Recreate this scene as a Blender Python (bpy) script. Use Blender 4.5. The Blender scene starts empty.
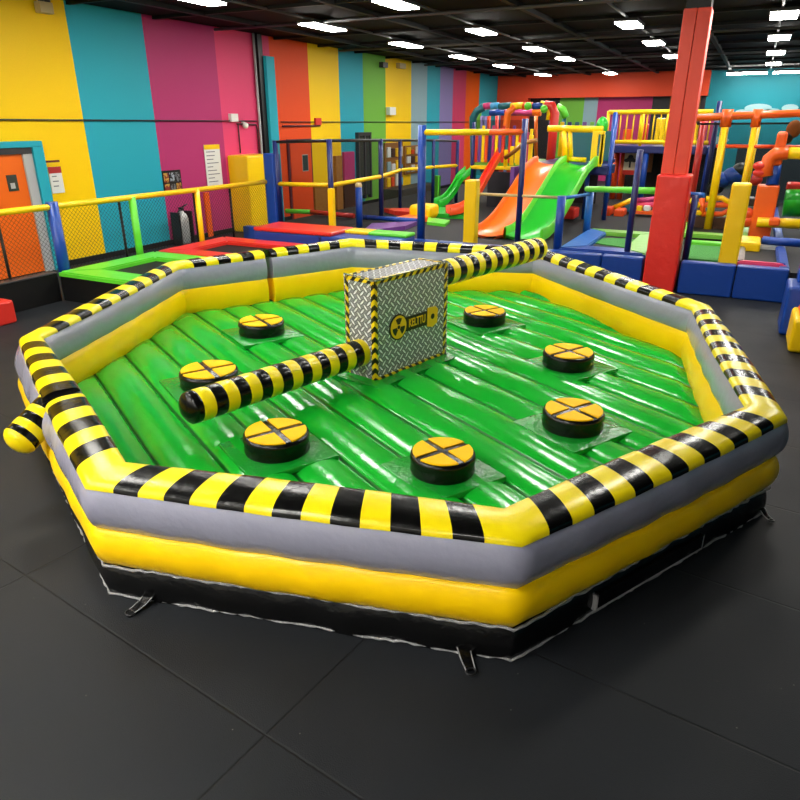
import bpy, bmesh, math, random
from mathutils import Vector, Matrix
random.seed(4)
S = bpy.context.scene
COL = S.collection

# ------------------------------------------------------------------ camera
F, P, YAW, H = 668.0, math.radians(22.6), math.radians(26.5), 2.5
cd = bpy.data.cameras.new('camera'); cam = bpy.data.objects.new('camera', cd); COL.objects.link(cam)
cd.sensor_width = 36; cd.lens = F / 800 * 36; cd.clip_end = 200; cd.clip_start = .05
cam.location = (0, 0, H); cam.rotation_euler = (math.pi / 2 - P, 0, YAW)
S.camera = cam

def ray(px, py):
    x = (px - 400) / F; y = -(py - 400) / F
    f = math.cos(P) + y * math.sin(P); z = -math.sin(P) + y * math.cos(P)
    return x * math.cos(YAW) - f * math.sin(YAW), x * math.sin(YAW) + f * math.cos(YAW), z
def at(px, py, z=0):
    r = ray(px, py); t = (z - H) / r[2]; return (r[0] * t, r[1] * t, z)
def atx(px, py, x):
    r = ray(px, py); t = x / r[0]; return (x, r[1] * t, H + r[2] * t)
def aty(px, py, y):
    r = ray(px, py); t = y / r[1]; return (r[0] * t, y, H + r[2] * t)

# ------------------------------------------------------------------ materials
def lin(c): return tuple(((v / 255) / 12.92 if v / 255 <= .04045 else ((v / 255 + .055) / 1.055) ** 2.4) for v in c) + (1,)
_m = {}
def mat(name, rgb, rough=.5, spec=.5, bump=0, bscale=20, metal=0, coat=0, var=0, dist=.02):
    if name in _m: return _m[name]
    m = bpy.data.materials.new(name); m.use_nodes = True; nt = m.node_tree; b = nt.nodes['Principled BSDF']
    b.inputs['Base Color'].default_value = lin(rgb); b.inputs['Roughness'].default_value = rough
    b.inputs['Specular IOR Level'].default_value = spec; b.inputs['Metallic'].default_value = metal
    if coat: b.inputs['Coat Weight'].default_value = coat; b.inputs['Coat Roughness'].default_value = .12
    tc = None
    if bump or var:
        tc = nt.nodes.new('ShaderNodeTexCoord'); n = nt.nodes.new('ShaderNodeTexNoise')
        n.inputs['Scale'].default_value = bscale; n.inputs['Detail'].default_value = 3
        nt.links.new(tc.outputs['Object'], n.inputs['Vector'])
    if bump:
        bp = nt.nodes.new('ShaderNodeBump'); bp.inputs['Strength'].default_value = bump; bp.inputs['Distance'].default_value = dist
        nt.links.new(n.outputs['Fac'], bp.inputs['Height']); nt.links.new(bp.outputs['Normal'], b.inputs['Normal'])
    if var:
        mx = nt.nodes.new('ShaderNodeMix'); mx.data_type = 'RGBA'
        c = lin(rgb); mx.inputs['A'].default_value = tuple(v * (1 - var) for v in c[:3]) + (1,)
        mx.inputs['B'].default_value = tuple(min(1, v * (1 + var)) for v in c[:3]) + (1,)
        nt.links.new(n.outputs['Fac'], mx.inputs['Factor']); nt.links.new(mx.outputs['Result'], b.inputs['Base Color'])
    _m[name] = m; return m
def vinyl(name, rgb, rough=.22, bump=.25, bscale=7, spec=.5): return mat(name, rgb, rough, spec, bump, bscale, dist=.03)

V_YEL = vinyl('inflatable_yellow', (255, 206, 0), .32, .1, spec=.35)
V_CAPY = vinyl('cap_yellow', (240, 216, 10), .28, .15, spec=.4)
V_CAPK = vinyl('cap_black', (7, 7, 7), .22, .2, spec=.35)
V_GREY = vinyl('inflatable_grey', (142, 142, 160), .2, .2, 12)
V_BLK = vinyl('inflatable_black', (8, 8, 9), .25, .4, 9, spec=.35)
V_GRN = vinyl('bed_green', (18, 166, 42), .17, .1, 9, .38)
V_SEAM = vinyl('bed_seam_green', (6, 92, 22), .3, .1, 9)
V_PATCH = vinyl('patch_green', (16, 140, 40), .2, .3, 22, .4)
V_PAD = vinyl('pad_top_yellow', (255, 194, 0), .55, .05, spec=.12)
M_FRILL = mat('stitched_seam_glint', (150, 150, 152), .3, .6, .8, 60)  # pale grey paints in the glints that catch on the seam frills
PAL = dict(yellow=(250, 204, 0), teal=(38, 162, 180), magenta=(178, 52, 108), pink=(222, 68, 112), orange=(240, 96, 22), redorange=(232, 78, 24),
    green=(112, 178, 62), greyblue=(140, 170, 178), lilac=(140, 128, 184), coral=(240, 82, 48), blue=(14, 62, 150), red=(216, 48, 38),
    black=(14, 14, 15), white=(225, 225, 220), lime=(96, 205, 50), purple=(110, 60, 140), darkgrey=(52, 52, 54), silver=(170, 172, 172), wood=(150, 100, 40),
    navy=(22, 34, 96), brown=(70, 42, 26), darkteal=(20, 92, 100), skyblue=(60, 150, 200), midblue=(30, 96, 176), orange2=(240, 110, 14), slidegreen=(30, 172, 40), beige=(190, 170, 120))
def paint(k): return mat('paint_' + k, PAL[k], .38, .4, .08, 30)
def foam(k): return mat('padding_' + k, PAL[k], .34, .5, .35, 9)
def plastic(k): return mat('plastic_' + k, PAL[k], .28, .5)
def wallp(k): return mat('wall_' + k, PAL[k], .5, .2, .06, 40, var=.04)

def emis(name, strength, rgb=(255, 252, 244)):
    m = bpy.data.materials.new(name); m.use_nodes = True; b = m.node_tree.nodes['Principled BSDF']
    b.inputs['Base Color'].default_value = (.9, .9, .9, 1); b.inputs['Emission Color'].default_value = lin(rgb); b.inputs['Emission Strength'].default_value = strength
    return m

class NB:                                   # tiny node builder
    def __init__(s, m): s.nt = m.node_tree
    def new(s, t): return s.nt.nodes.new(t)
    def math(s, op, a, b=0.0, c=None):
        n = s.new('ShaderNodeMath'); n.operation = op
        for i, v in enumerate((a, b) if c is None else (a, b, c)):
            if isinstance(v, (int, float)): n.inputs[i].default_value = v
            else: s.nt.links.new(v, n.inputs[i])
        return n.outputs[0]
    def mix(s, f, a, b):
        n = s.new('ShaderNodeMix'); n.data_type = 'RGBA'; s.nt.links.new(f, n.inputs['Factor'])
        for k, v in (('A', a), ('B', b)):
            if isinstance(v, tuple): n.inputs[k].default_value = v
            else: s.nt.links.new(v, n.inputs[k])
        return n.outputs['Result']

def floor_mat():
    m = bpy.data.materials.new('black_rubber_tiles'); m.use_nodes = True; nb = NB(m); nt = m.node_tree; b = nt.nodes['Principled BSDF']
    tc = nb.new('ShaderNodeTexCoord'); mp = nb.new('ShaderNodeMapping'); mp.inputs['Rotation'].default_value = (0, 0, math.radians(8))
    nt.links.new(tc.outputs['Object'], mp.inputs['Vector'])
    sp = nb.new('ShaderNodeSeparateXYZ'); nt.links.new(mp.outputs['Vector'], sp.inputs[0])
    # rotated frame values of the two seams seen in the foreground
    c, s_ = math.cos(math.radians(8)), math.sin(math.radians(8))
    u0 = -1.46 * c - 1.9 * s_; v0 = -1.46 * s_ + 1.66 * c
    wob = nb.new('ShaderNodeTexNoise'); wob.inputs['Scale'].default_value = 30; nt.links.new(tc.outputs['Object'], wob.inputs['Vector'])
    def seam(co, o, per):
        w = nb.math('MULTIPLY', nb.math('SUBTRACT', wob.outputs['Fac'], .5), .006)
        t = nb.math('FRACT', nb.math('ADD', nb.math('DIVIDE', nb.math('SUBTRACT', nb.math('ADD', co, w), o), per), .5))
        d = nb.math('MULTIPLY', nb.math('ABSOLUTE', nb.math('SUBTRACT', t, .5)), per)
        return nb.math('SUBTRACT', 1.0, nb.math('SMOOTH_MIN', nb.math('DIVIDE', d, .009), 1.0, .2))
    sm = nb.math('MAXIMUM', seam(sp.outputs[0], u0, 1.99), seam(sp.outputs[1], v0, 1.13))
    n1 = nb.new('ShaderNodeTexNoise'); n1.inputs['Scale'].default_value = 1.6; n1.inputs['Detail'].default_value = 6; nt.links.new(tc.outputs['Object'], n1.inputs['Vector'])
    n2 = nb.new('ShaderNodeTexNoise'); n2.inputs['Scale'].default_value = 170; nt.links.new(tc.outputs['Object'], n2.inputs['Vector'])
    n3 = nb.new('ShaderNodeTexVoronoi'); n3.inputs['Scale'].default_value = 9; nt.links.new(tc.outputs['Object'], n3.inputs['Vector'])
    f = nb.math('ADD', nb.math('MULTIPLY', n1.outputs['Fac'], .7), nb.math('MULTIPLY', n2.outputs['Fac'], .3))
    base = nb.mix(f, lin((13, 15, 18)), lin((38, 41, 46)))
    speck = nb.math('LESS_THAN', n3.outputs['Distance'], .03)
    base = nb.mix(nb.math('MULTIPLY', speck, .35), base, lin((150, 150, 140)))
    colr = nb.mix(nb.math('MULTIPLY', sm, .8), base, lin((10, 10, 11)))
    nt.links.new(colr, b.inputs['Base Color'])
    nt.links.new(nb.math('ADD', .42, nb.math('MULTIPLY', n1.outputs['Fac'], .3)), b.inputs['Roughness'])
    b.inputs['Specular IOR Level'].default_value = .22
    bp = nb.new('ShaderNodeBump'); bp.inputs['Strength'].default_value = .35; bp.inputs['Distance'].default_value = .01
    nt.links.new(nb.math('SUBTRACT', nb.math('MULTIPLY', n2.outputs['Fac'], .4), sm), bp.inputs['Height']); nt.links.new(bp.outputs['Normal'], b.inputs['Normal'])
    return m

def tread_mat():                            # printed tread plate, uses the UV map in metres
    m = bpy.data.materials.new('tread_plate_print'); m.use_nodes = True; nb = NB(m); nt = m.node_tree; b = nt.nodes['Principled BSDF']
    uv = nb.new('ShaderNodeUVMap'); mp = nb.new('ShaderNodeMapping'); mp.inputs['Scale'].default_value = (17, 17, 17); mp.inputs['Rotation'].default_value = (0, 0, math.radians(45))
    nt.links.new(uv.outputs[0], mp.inputs[0]); sp = nb.new('ShaderNodeSeparateXYZ'); nt.links.new(mp.outputs[0], sp.inputs[0])
    x, y = sp.outputs[0], sp.outputs[1]
    par = nb.math('MODULO', nb.math('ADD', nb.math('FLOOR', x), nb.math('ADD', nb.math('FLOOR', y), 400.0)), 2.0)
    fx = nb.math('ABSOLUTE', nb.math('SUBTRACT', nb.math('FRACT', x), .5)); fy = nb.math('ABSOLUTE', nb.math('SUBTRACT', nb.math('FRACT', y), .5))
    def ell(a, bb): return nb.math('SQRT', nb.math('ADD', nb.math('POWER', nb.math('DIVIDE', a, .70), 2.0), nb.math('POWER', nb.math('DIVIDE', bb, .21), 2.0)))
    d = nb.math('ADD', nb.math('MULTIPLY', par, ell(fx, fy)), nb.math('MULTIPLY', nb.math('SUBTRACT', 1.0, par), ell(fy, fx)))
    h = nb.math('SUBTRACT', 1.0, nb.math('SMOOTH_MIN', d, 1.0, .1))
    bar = nb.math('LESS_THAN', d, .85)
    ring = nb.math('MULTIPLY', nb.math('GREATER_THAN', d, .85), nb.math('LESS_THAN', d, 1.35))
    c1 = nb.mix(bar, lin((140, 140, 146)), lin((236, 236, 242)))
    c2 = nb.mix(ring, c1, lin((40, 40, 46)))
    nt.links.new(c2, b.inputs['Base Color']); b.inputs['Roughness'].default_value = .3
    bp = nb.new('ShaderNodeBump'); bp.inputs['Strength'].default_value = .8; bp.inputs['Distance'].default_value = .012
    nt.links.new(h, bp.inputs['Height']); nt.links.new(bp.outputs['Normal'], b.inputs['Normal'])
    return m

def hazard_mat(name, k=10.0, slant=1.0):
    m = bpy.data.materials.new(name); m.use_nodes = True; nb = NB(m); nt = m.node_tree; b = nt.nodes['Principled BSDF']
    uv = nb.new('ShaderNodeUVMap'); sp = nb.new('ShaderNodeSeparateXYZ'); nt.links.new(uv.outputs[0], sp.inputs[0])
    t = nb.math('FRACT', nb.math('MULTIPLY', nb.math('ADD', sp.outputs[0], nb.math('MULTIPLY', sp.outputs[1], slant)), k))
    nt.links.new(nb.mix(nb.math('LESS_THAN', t, .5), lin((240, 205, 20)), lin((14, 14, 14))), b.inputs['Base Color'])
    b.inputs['Roughness'].default_value = .3
    return m

def net_mat(name, rgb, alpha):
    m = bpy.data.materials.new(name); m.use_nodes = True; nt = m.node_tree; b = nt.nodes['Principled BSDF']
    b.inputs['Base Color'].default_value = lin(rgb); b.inputs['Alpha'].default_value = alpha; b.inputs['Roughness'].default_value = .9
    b.inputs['Specular IOR Level'].default_value = .1
    return m
NET = net_mat('black_fine_net', (16, 16, 18), .42)
TREAD = tread_mat(); HAZ = hazard_mat('hazard_edge_stripes')
FLOORM = floor_mat()
def two_tone(name, a, b_, scale, thr=.5, rough=.5):      # blotchy print (posters, notices)
    m = bpy.data.materials.new(name); m.use_nodes = True; nb = NB(m); nt = m.node_tree; b = nt.nodes['Principled BSDF']
    tc = nb.new('ShaderNodeTexCoord'); n = nb.new('ShaderNodeTexNoise'); n.inputs['Scale'].default_value = scale; n.inputs['Detail'].default_value = 4
    nt.links.new(tc.outputs['Object'], n.inputs['Vector'])
    nt.links.new(nb.mix(nb.math('GREATER_THAN', n.outputs['Fac'], thr), lin(a), lin(b_)), b.inputs['Base Color']); b.inputs['Roughness'].default_value = rough
    return m

# ------------------------------------------------------------------ mesh helpers
class MB:
    def __init__(s): s.bm = bmesh.new(); s.mats = []; s.uv = None
    def mi(s, m):
        if m not in s.mats: s.mats.append(m)
        return s.mats.index(m)
    def uvl(s):
        if s.uv is None: s.uv = s.bm.loops.layers.uv.new('UVMap')
        return s.uv
    def box(s, lo, hi, m, bev=0.0, seg=2, M=None):
        r = bmesh.ops.create_cube(s.bm, size=1); vs = r['verts']
        lo = Vector(lo); hi = Vector(hi); c = (lo + hi) / 2; d = hi - lo
        for v in vs: v.co = Vector((v.co.x * d.x, v.co.y * d.y, v.co.z * d.z)) + c
        if M is not None:
            for v in vs: v.co = M @ v.co
        fs = {f for v in vs for f in v.link_faces}; i = s.mi(m)
        for f in fs: f.material_index = i
        if bev:
            r = bmesh.ops.bevel(s.bm, geom=list({e for v in vs for e in v.link_edges}), offset=bev, segments=seg, affect='EDGES', profile=.5)
            for f in r['faces']: f.material_index = i
        return s
    def tube(s, pts, r, m, n=10, caps=True, radii=None, dome=0.0):
        pts = [Vector(p) for p in pts]; i = s.mi(m); rings = []
        up0 = Vector((0, 0, 1))
        prev = None
        for k, p in enumerate(pts):
            d = (pts[min(k + 1, len(pts) - 1)] - pts[max(k - 1, 0)]).normalized()
            if prev is None:
                a = d.cross(up0)
                if a.length < .05: a = d.cross(Vector((1, 0, 0)))
                a.normalize()
            else:
                a = (prev - d * prev.dot(d)).normalized()
            prev = a; b = d.cross(a)
            rr = radii[k] if radii else r
            rings.append([s.bm.verts.new(p + a * math.cos(2 * math.pi * j / n) * rr + b * math.sin(2 * math.pi * j / n) * rr) for j in range(n)])
        for k in range(len(rings) - 1):
            for j in range(n):
                f = s.bm.faces.new((rings[k][j], rings[k][(j + 1) % n], rings[k + 1][(j + 1) % n], rings[k + 1][j])); f.material_index = i; f.smooth = True
        if caps:
            f = s.bm.faces.new(rings[0]); f.material_index = i
            f = s.bm.faces.new(rings[-1][::-1]); f.material_index = i
        return s
    def lathe(s, prof, c, m, n=32, axis='Z'):
        c = Vector(c); i = m if isinstance(m, list) else [m] * (len(prof) - 1); rings = []
        for (r, z) in prof:
            if r < 1e-5: rings.append([s.bm.verts.new(c + Vector((0, 0, z)))])
            else: rings.append([s.bm.verts.new(c + Vector((r * math.cos(2 * math.pi * j / n), r * math.sin(2 * math.pi * j / n), z))) for j in range(n)])
        for k in range(len(rings) - 1):
            A, B = rings[k], rings[k + 1]; mm = s.mi(i[k])
            for j in range(n):
                j2 = (j + 1) % n
                if len(A) == 1 and len(B) == 1: continue
                if len(A) == 1: f = s.bm.faces.new((A[0], B[j2], B[j]))
                elif len(B) == 1: f = s.bm.faces.new((A[j], A[j2], B[0]))
                else: f = s.bm.faces.new((A[j], A[j2], B[j2], B[j]))
                f.material_index = mm; f.smooth = True
        return s
    def prism(s, poly, z0, z1, m):          # vertical prism over a plan polygon
        i = s.mi(m); a = [s.bm.verts.new((x, y, z0)) for x, y in poly]; b = [s.bm.verts.new((x, y, z1)) for x, y in poly]; n = len(poly)
        fs = [s.bm.faces.new(a[::-1]), s.bm.faces.new(b)] + [s.bm.faces.new((a[k], a[(k + 1) % n], b[(k + 1) % n], b[k])) for k in range(n)]
        for f in fs: f.material_index = i
        return s
    def slab(s, pts, nrm, m):               # extrude any planar polygon by a vector
        i = s.mi(m); nrm = Vector(nrm); a = [s.bm.verts.new(Vector(p)) for p in pts]; b = [s.bm.verts.new(Vector(p) + nrm) for p in pts]; n = len(pts)
        fs = [s.bm.faces.new(a[::-1]), s.bm.faces.new(b)] + [s.bm.faces.new((a[k], a[(k + 1) % n], b[(k + 1) % n], b[k])) for k in range(n)]
        for f in fs: f.material_index = i
        return s
    def ball(s, c, r, m, sc=(1, 1, 1)):
        rr = bmesh.ops.create_uvsphere(s.bm, u_segments=20, v_segments=12, radius=r); i = s.mi(m)
        for v in rr['verts']: v.co = Vector((v.co.x * sc[0], v.co.y * sc[1], v.co.z * sc[2])) + Vector(c)
        for f in {f for v in rr['verts'] for f in v.link_faces}: f.material_index = i; f.smooth = True
        return s
    def build(s, name, parent=None, smooth=None, kind=None, label=None):
        bmesh.ops.recalc_face_normals(s.bm, faces=s.bm.faces)
        me = bpy.data.meshes.new(name)
        if parent is not None and parent.type == 'EMPTY':
            o0 = parent.location
            for v in s.bm.verts: v.co -= o0
        s.bm.to_mesh(me); s.bm.free()
        for m in s.mats: me.materials.append(m)
        o = bpy.data.objects.new(name, me); COL.objects.link(o)
        if smooth is not None:
            for p in me.polygons: p.use_smooth = True
            me.set_sharp_from_angle(angle=math.radians(smooth))
        if parent is not None:
            o.parent = parent
        if kind: o['kind'] = kind
        if label: o['label'] = label
        return o
def sub(o, parent):
    """re-express an already built world-space mesh under a mesh parent whose origin is the world origin of its own parent"""
    o.parent = parent; return o

def tag(o, label, cat, group=None, kind=None):
    o['label'] = label; o['category'] = cat
    if group: o['group'] = group
    if kind: o['kind'] = kind
    return o
def thing(name, loc, label, cat, group=None):
    e = bpy.data.objects.new(name, None); COL.objects.link(e); e.location = loc; e.empty_display_size = .1
    return tag(e, label, cat, group)
def struct(o): o['kind'] = 'structure'; return o
def subpart(mb, name, part, label=None):     # mesh child of a mesh part: shift by the thing's own location
    root = part.parent
    if root is not None:
        for v in mb.bm.verts: v.co -= root.location
    o = mb.build(name); o.parent = part
    if label: o['label'] = label
    return o

# ------------------------------------------------------------------ room
CZ = 4.42
b = MB(); b.box((-11.4, -3.2, -.1), (12.2, 33.2, 0), FLOORM); struct(b.build('floor'))
b = MB(); b.box((-11.4, -3.2, CZ + .03), (12.2, 33.2, CZ + .4), mat('ceiling_black', (9, 9, 10), .8, .15)); struct(b.build('ceiling'))
stripes = [(-3.2, 9.36, 'yellow'), (9.36, 11.12, 'teal'), (11.12, 13.2, 'magenta'), (13.2, 15.2, 'pink'), (15.2, 16.9, 'redorange'), (16.9, 18.48, 'yellow'),
           (18.48, 19.9, 'teal'), (19.9, 21.4, 'green'), (21.4, 23.35, 'yellow'), (23.35, 24.7, 'greyblue'), (24.7, 25.9, 'teal'), (25.9, 27.2, 'lilac'),
           (27.2, 28.6, 'pink'), (28.6, 30.2, 'orange'), (30.2, 33.0, 'teal')]
b = MB()
for y0, y1, k in stripes: b.box((-11.4, y0, 0), (-11.2, y1, CZ + .03), wallp(k))
struct(b.build('wall_left'))
b = MB()
b.box((-11.4, 33, 0), (-9.7, 33.2, CZ + .03), wallp('coral'))
b.box((-9.7, 33, 0), (-2.2, 33.2, CZ + .03), mat('recess_dark', (38, 34, 36), .6))
b.box((-2.2, 33, 0), (12.2, 33.2, CZ + .03), mat('wall_backteal', (32, 132, 146), .5, .2, .06, 40, var=.04))
struct(b.build('wall_back'))
b = MB(); b.box((12, -3.2, 0), (12.2, 33, CZ + .03), wallp('teal')); struct(b.build('wall_right'))
b = MB(); b.box((-11.2, -3.2, 0), (12, -3.0, CZ + .03), wallp('white')); struct(b.build('wall_front'))
b = MB(); b.box((-11.18, 32.55, 3.5), (-2.15, 32.98, CZ + .028), wallp('coral')); b.box((-11.18, 32.55, .0), (-9.7, 32.98, 3.5), wallp('coral'))
struct(b.build('trim_1'))                                      # red bulkhead over the recess
b = MB()
for x0, x1, k in ((-9.2, -8.3, 'darkgrey'), (-8.3, -7.2, 'green'), (-7.2, -6.6, 'greyblue'), (-6.6, -4.3, 'magenta'), (-4.3, -3.6, 'darkgrey'), (-3.6, -2.4, 'wood')):
    b.box((x0, 32.9, .0), (x1, 32.98, 3.5), wallp(k))
tag(b.build('mural_panels'), 'row of painted wall panels in green, grey and magenta under the red bulkhead', 'mural')
b = MB(); b.box((-11.2, -3, 0), (-11.17, 33, .1), paint('black')); struct(b.build('baseboard_left'))
b = MB(); b.box((-11.2, 14.78, 0), (-11.0, 15.12, 3.98), wallp('teal'), .01); struct(b.build('trim_2'))     # teal pilaster
b = MB(); b.box((-11.2, 14.6, 1.6), (-11.08, 14.77, CZ + .028), paint('black')); struct(b.build('trim_3'))

# door on the left wall
b = MB(); b.box((-11.2, 6.95, .02), (-11.12, 7.92, 2.0), mat('door_orange', (236, 104, 8), .4, .4)); door = struct(b.build('door_1'))
b = MB(); b.box((-11.2, 6.76, 2.0), (-11.07, 8.09, 2.099), paint('darkgrey')); b.box((-11.2, 7.92, 0), (-11.08, 8.1, 2.0), paint('silver'), .01); b.box((-11.2, 6.75, 0), (-11.08, 6.95, 2.0), paint('silver'), .01); b.build('door_jamb', door)
b = MB(); b.box((-11.2, 8.1, 0), (-11.04, 8.3, 2.1), wallp('teal'), .004); b.box((-11.2, 6.6, 2.1), (-11.04, 8.3, 2.2), wallp('teal'), .008); b.box((-11.2, 6.6, 0), (-11.04, 6.75, 2.1), wallp('teal'), .008); b.build('door_frame', door)
b = MB(); b.box((-11.13, 7.56, 1.42), (-11.105, 7.74, 1.68), mat('smoked_glass', (60, 66, 60), .08, .6)); b.box((-11.112, 7.6, 1.46), (-11.1, 7.68, 1.55), paint('silver')); b.build('window_pane', door)

# ceiling beams and conduits
b = MB(); kb = mat('beam_black', (17, 17, 18), .6, .25)
for x in (-9.9, -7.0, -4.2, -1.4, 1.4, 4.2, 7.0): b.box((x - .05, -3, CZ - .05), (x + .05, 33, CZ + .028), kb)
struct(b.build('trim_4'))
b = MB()
for y in range(-1, 33, 2): b.box((-11.2, y + .4, CZ - .03), (12, y + .46, CZ + .028), kb)
struct(b.build('trim_5'))
b = MB()
for x in (-8.4, -5.75, -2.7, 0.0, 2.8): b.tube([(x, -3, 4.4), (x, 33, 4.4)], .025, mat('conduit_dark', (62, 62, 64), .5), 8)
for y in (13.0, 18.2, 24.0): b.tube([(-11, y, 4.36), (12, y, 4.36)], .03, mat('conduit_dark', (62, 62, 64), .5), 8)
struct(b.build('trim_6'))

# ceiling lights: rows of panels; extra unseen front ones added to brighten the arena
LIT = emis('led_panel', 38)
HOUS = paint('darkgrey')
n = 0
rows = {-8.4: ([-2.2, -.2, 1.7, 5.6, 9.45, 13.3, 17.2, 21.1, 25.0, 30.1], .36, 1.25), -5.75: ([-2.4, -1, .55, 3.5, 7.5, 11.4, 15.5, 19.6, 23.0, 30.5], .36, 1.0),
        -2.7: ([-2.4, -1, .4, 7.6, 11.7, 15.75, 19.5, 23.6, 27.5], .40, .95), 0.05: ([-2.4, 7.6, 11.6, 15.65, 19.6, 23.65, 28.0], .44, .95), 2.85: ([11.6, 15.6, 19.6, 23.6, 27.6], .44, .95)}
rown = {-8.4: 'row beside the striped wall', -5.75: 'second row from the striped wall', -2.7: 'row left of the red column', 0.05: 'row right of the red column', 2.85: 'rightmost row'}
ords = ['nearest', 'second', 'third', 'fourth', 'fifth', 'sixth', 'seventh', 'eighth', 'ninth']
def seen(X, Y, Z):
    rx = X * math.cos(YAW) + Y * math.sin(YAW); f = -X * math.sin(YAW) + Y * math.cos(YAW); z = Z - H
    d = f * math.cos(P) - z * math.sin(P); u = f * math.sin(P) + z * math.cos(P)
    return d > 0 and abs(400 + F * rx / d - 400) < 400 and F * u / d < 402
proto = None
for x, (ys, w, l) in rows.items():
    pm = pp = None
    nv = 0
    for k, y in enumerate(ys):
        if seen(x, y + l / 2, 4.29):
            lab = f'lit ceiling light panel, {ords[nv]} one in view in the {rown[x]}'; nv += 1
        else: lab = f'unseen ceiling light panel above the front of the room, rows crowded there for more light'
        if k == 0:
            e = thing('ceiling_light', (x, y, 4.3), lab, 'ceiling light', 'rows of lit panels under the black ceiling')
            b = MB(); b.box((x - w / 2 - .03, y - l / 2 - .03, 4.31), (x + w / 2 + .03, y + l / 2 + .03, 4.37), HOUS, .01)
            b.tube([(x, y, 4.365), (x, y, CZ + .034)], .012, HOUS, 6); h0 = b.build('housing', e)
            b = MB(); b.box((x - w / 2, y - l / 2, 4.285), (x + w / 2, y + l / 2, 4.312), LIT); d0 = b.build('diffuser', e)
        else:
            e = thing('ceiling_light', (x, y, 4.3), lab, 'ceiling light', 'rows of lit panels under the black ceiling')
            for q in (h0, d0):
                c = q.copy(); COL.objects.link(c); c.parent = e
# strip lights over the back teal wall
for nm, x0, x1 in (('left of the pair', -1.5, -.1), ('right of the pair', .1, 1.5)):
    e = thing('strip_light', ((x0 + x1) / 2, 31.6, 4.2), f'long lit strip light in front of the teal back wall, {nm}', 'strip light')
    b = MB(); b.box((x0, 31.5, 4.26), (x1, 31.7, 4.34), HOUS); b.tube([((x0 + x1) / 2, 31.6, 4.33), ((x0 + x1) / 2, 31.6, CZ + .034)], .012, HOUS, 6); b.build('housing', e)
    b = MB(); b.box((x0, 31.5, 4.2), (x1, 31.7, 4.262), LIT); b.build('diffuser', e)

# ------------------------------------------------------------------ the inflatable
ZF = .25
inner = dict(D=(-.33, 7.21), E=(-2.55, 9.34), F=(-4.97, 8.41), G=(-6.24, 6.32))
OUT = [(-2.875, 2.02), (-.645, 2.545), (.49, 4.65), (-.08, 7.35), (-2.485, 9.65), (-5.15, 8.62), (-6.53, 6.33), (-5.45, 3.42)]     # A B C D E F G H
HS = [1.0, 1.0, 1.0, 1.0, 1.0, 1.14, 1.06, 1.03]
INS = [.0, .0, .0, .035, 0, 0, 0, .06]
RISE = [1.0, 1.0, 1.3, 1.9, 2.7, 2.4, 2.2, 1.5]
PTS = [Vector((x, y, 0)) for x, y in OUT]; NP = 8
TH = .245
def inward(i):
    d = (PTS[(i + 1) % NP] - PTS[i]).normalized(); return Vector((-d.y, d.x, 0))
MIT = []
for i in range(NP):
    n1, n2 = inward((i - 1) % NP), inward(i); MIT.append((n1 + n2) / (1 + n1.dot(n2)))
def path_point(i, t):                       # -> position, inward offset vector, height scale
    j = (i + 1) % NP; p = PTS[i].lerp(PTS[j], t); m = MIT[i].lerp(MIT[j], t); return p, m, HS[i] * (1 - t) + HS[j] * t
inf = thing('inflatable_arena', (-2.9, 5.6, 0), 'large octagonal inflatable game arena with green bed and striped yellow and black rim', 'inflatable')

NSEG = 15                                   # stripes per side: yellow corner, seven black with yellow between, yellow corner
def side_ts():
    e = .075; w = (1 - 2 * e) / 13.0
    return [0.0] + [e + w * k for k in range(14)] + [1.0]
TS = side_ts()
SLIT = {5: .52, 7: .55}                      # side index -> place of the slit (F-G and H-A)
def ring_profile(kind):
    """closed list of (offset from outer line inward, z) counter-clockwise; z before the height scale"""
    def arc(o0, z0, o1, z1, bulge, n, sgn):
        out = []
        for k in range(n + 1):
            a = k / n; s = math.sin(math.pi * a) ** .75
            out.append((o0 + (o1 - o0) * a + sgn * bulge * s, z0 + (z1 - z0) * a))
        return out
    if kind == 'base': return arc(.03, .0, .04, .205, .025, 8, -1) + [(.225, .205), (.225, 0)]
    if kind == 'yellow': return arc(.035, .205, .02, .45, .045, 10, -1) + arc(.25, .50, .25, .20, .035, 10, 1)
    if kind == 'grey': return arc(.02, .45, .01, .705, .04, 10, -1) + arc(.235, .735, .25, .50, .035, 10, 1)
    if kind == 'cap':
        out = []
        for k in range(17):
            a = math.pi * k / 16
            cx = .122; w = .12
            out.append((cx - w * math.cos(a), (.70 + .035 * (k / 16) + .045 * math.sin(a) ** .7)))
        return out + [(.21, .715), (.05, .69)]
def sections():                              # two runs of (side, t0, t1) between the slits
    g = .018
    return [[(5, SLIT[5] + g, 1.0), (6, 0, 1), (7, 0, SLIT[7] - g * 1.3)], [(7, SLIT[7] + g * 1.3, 1), (0, 0, 1), (1, 0, 1), (2, 0, 1), (3, 0, 1), (4, 0, 1), (5, 0, SLIT[5] - g)]]
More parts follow.
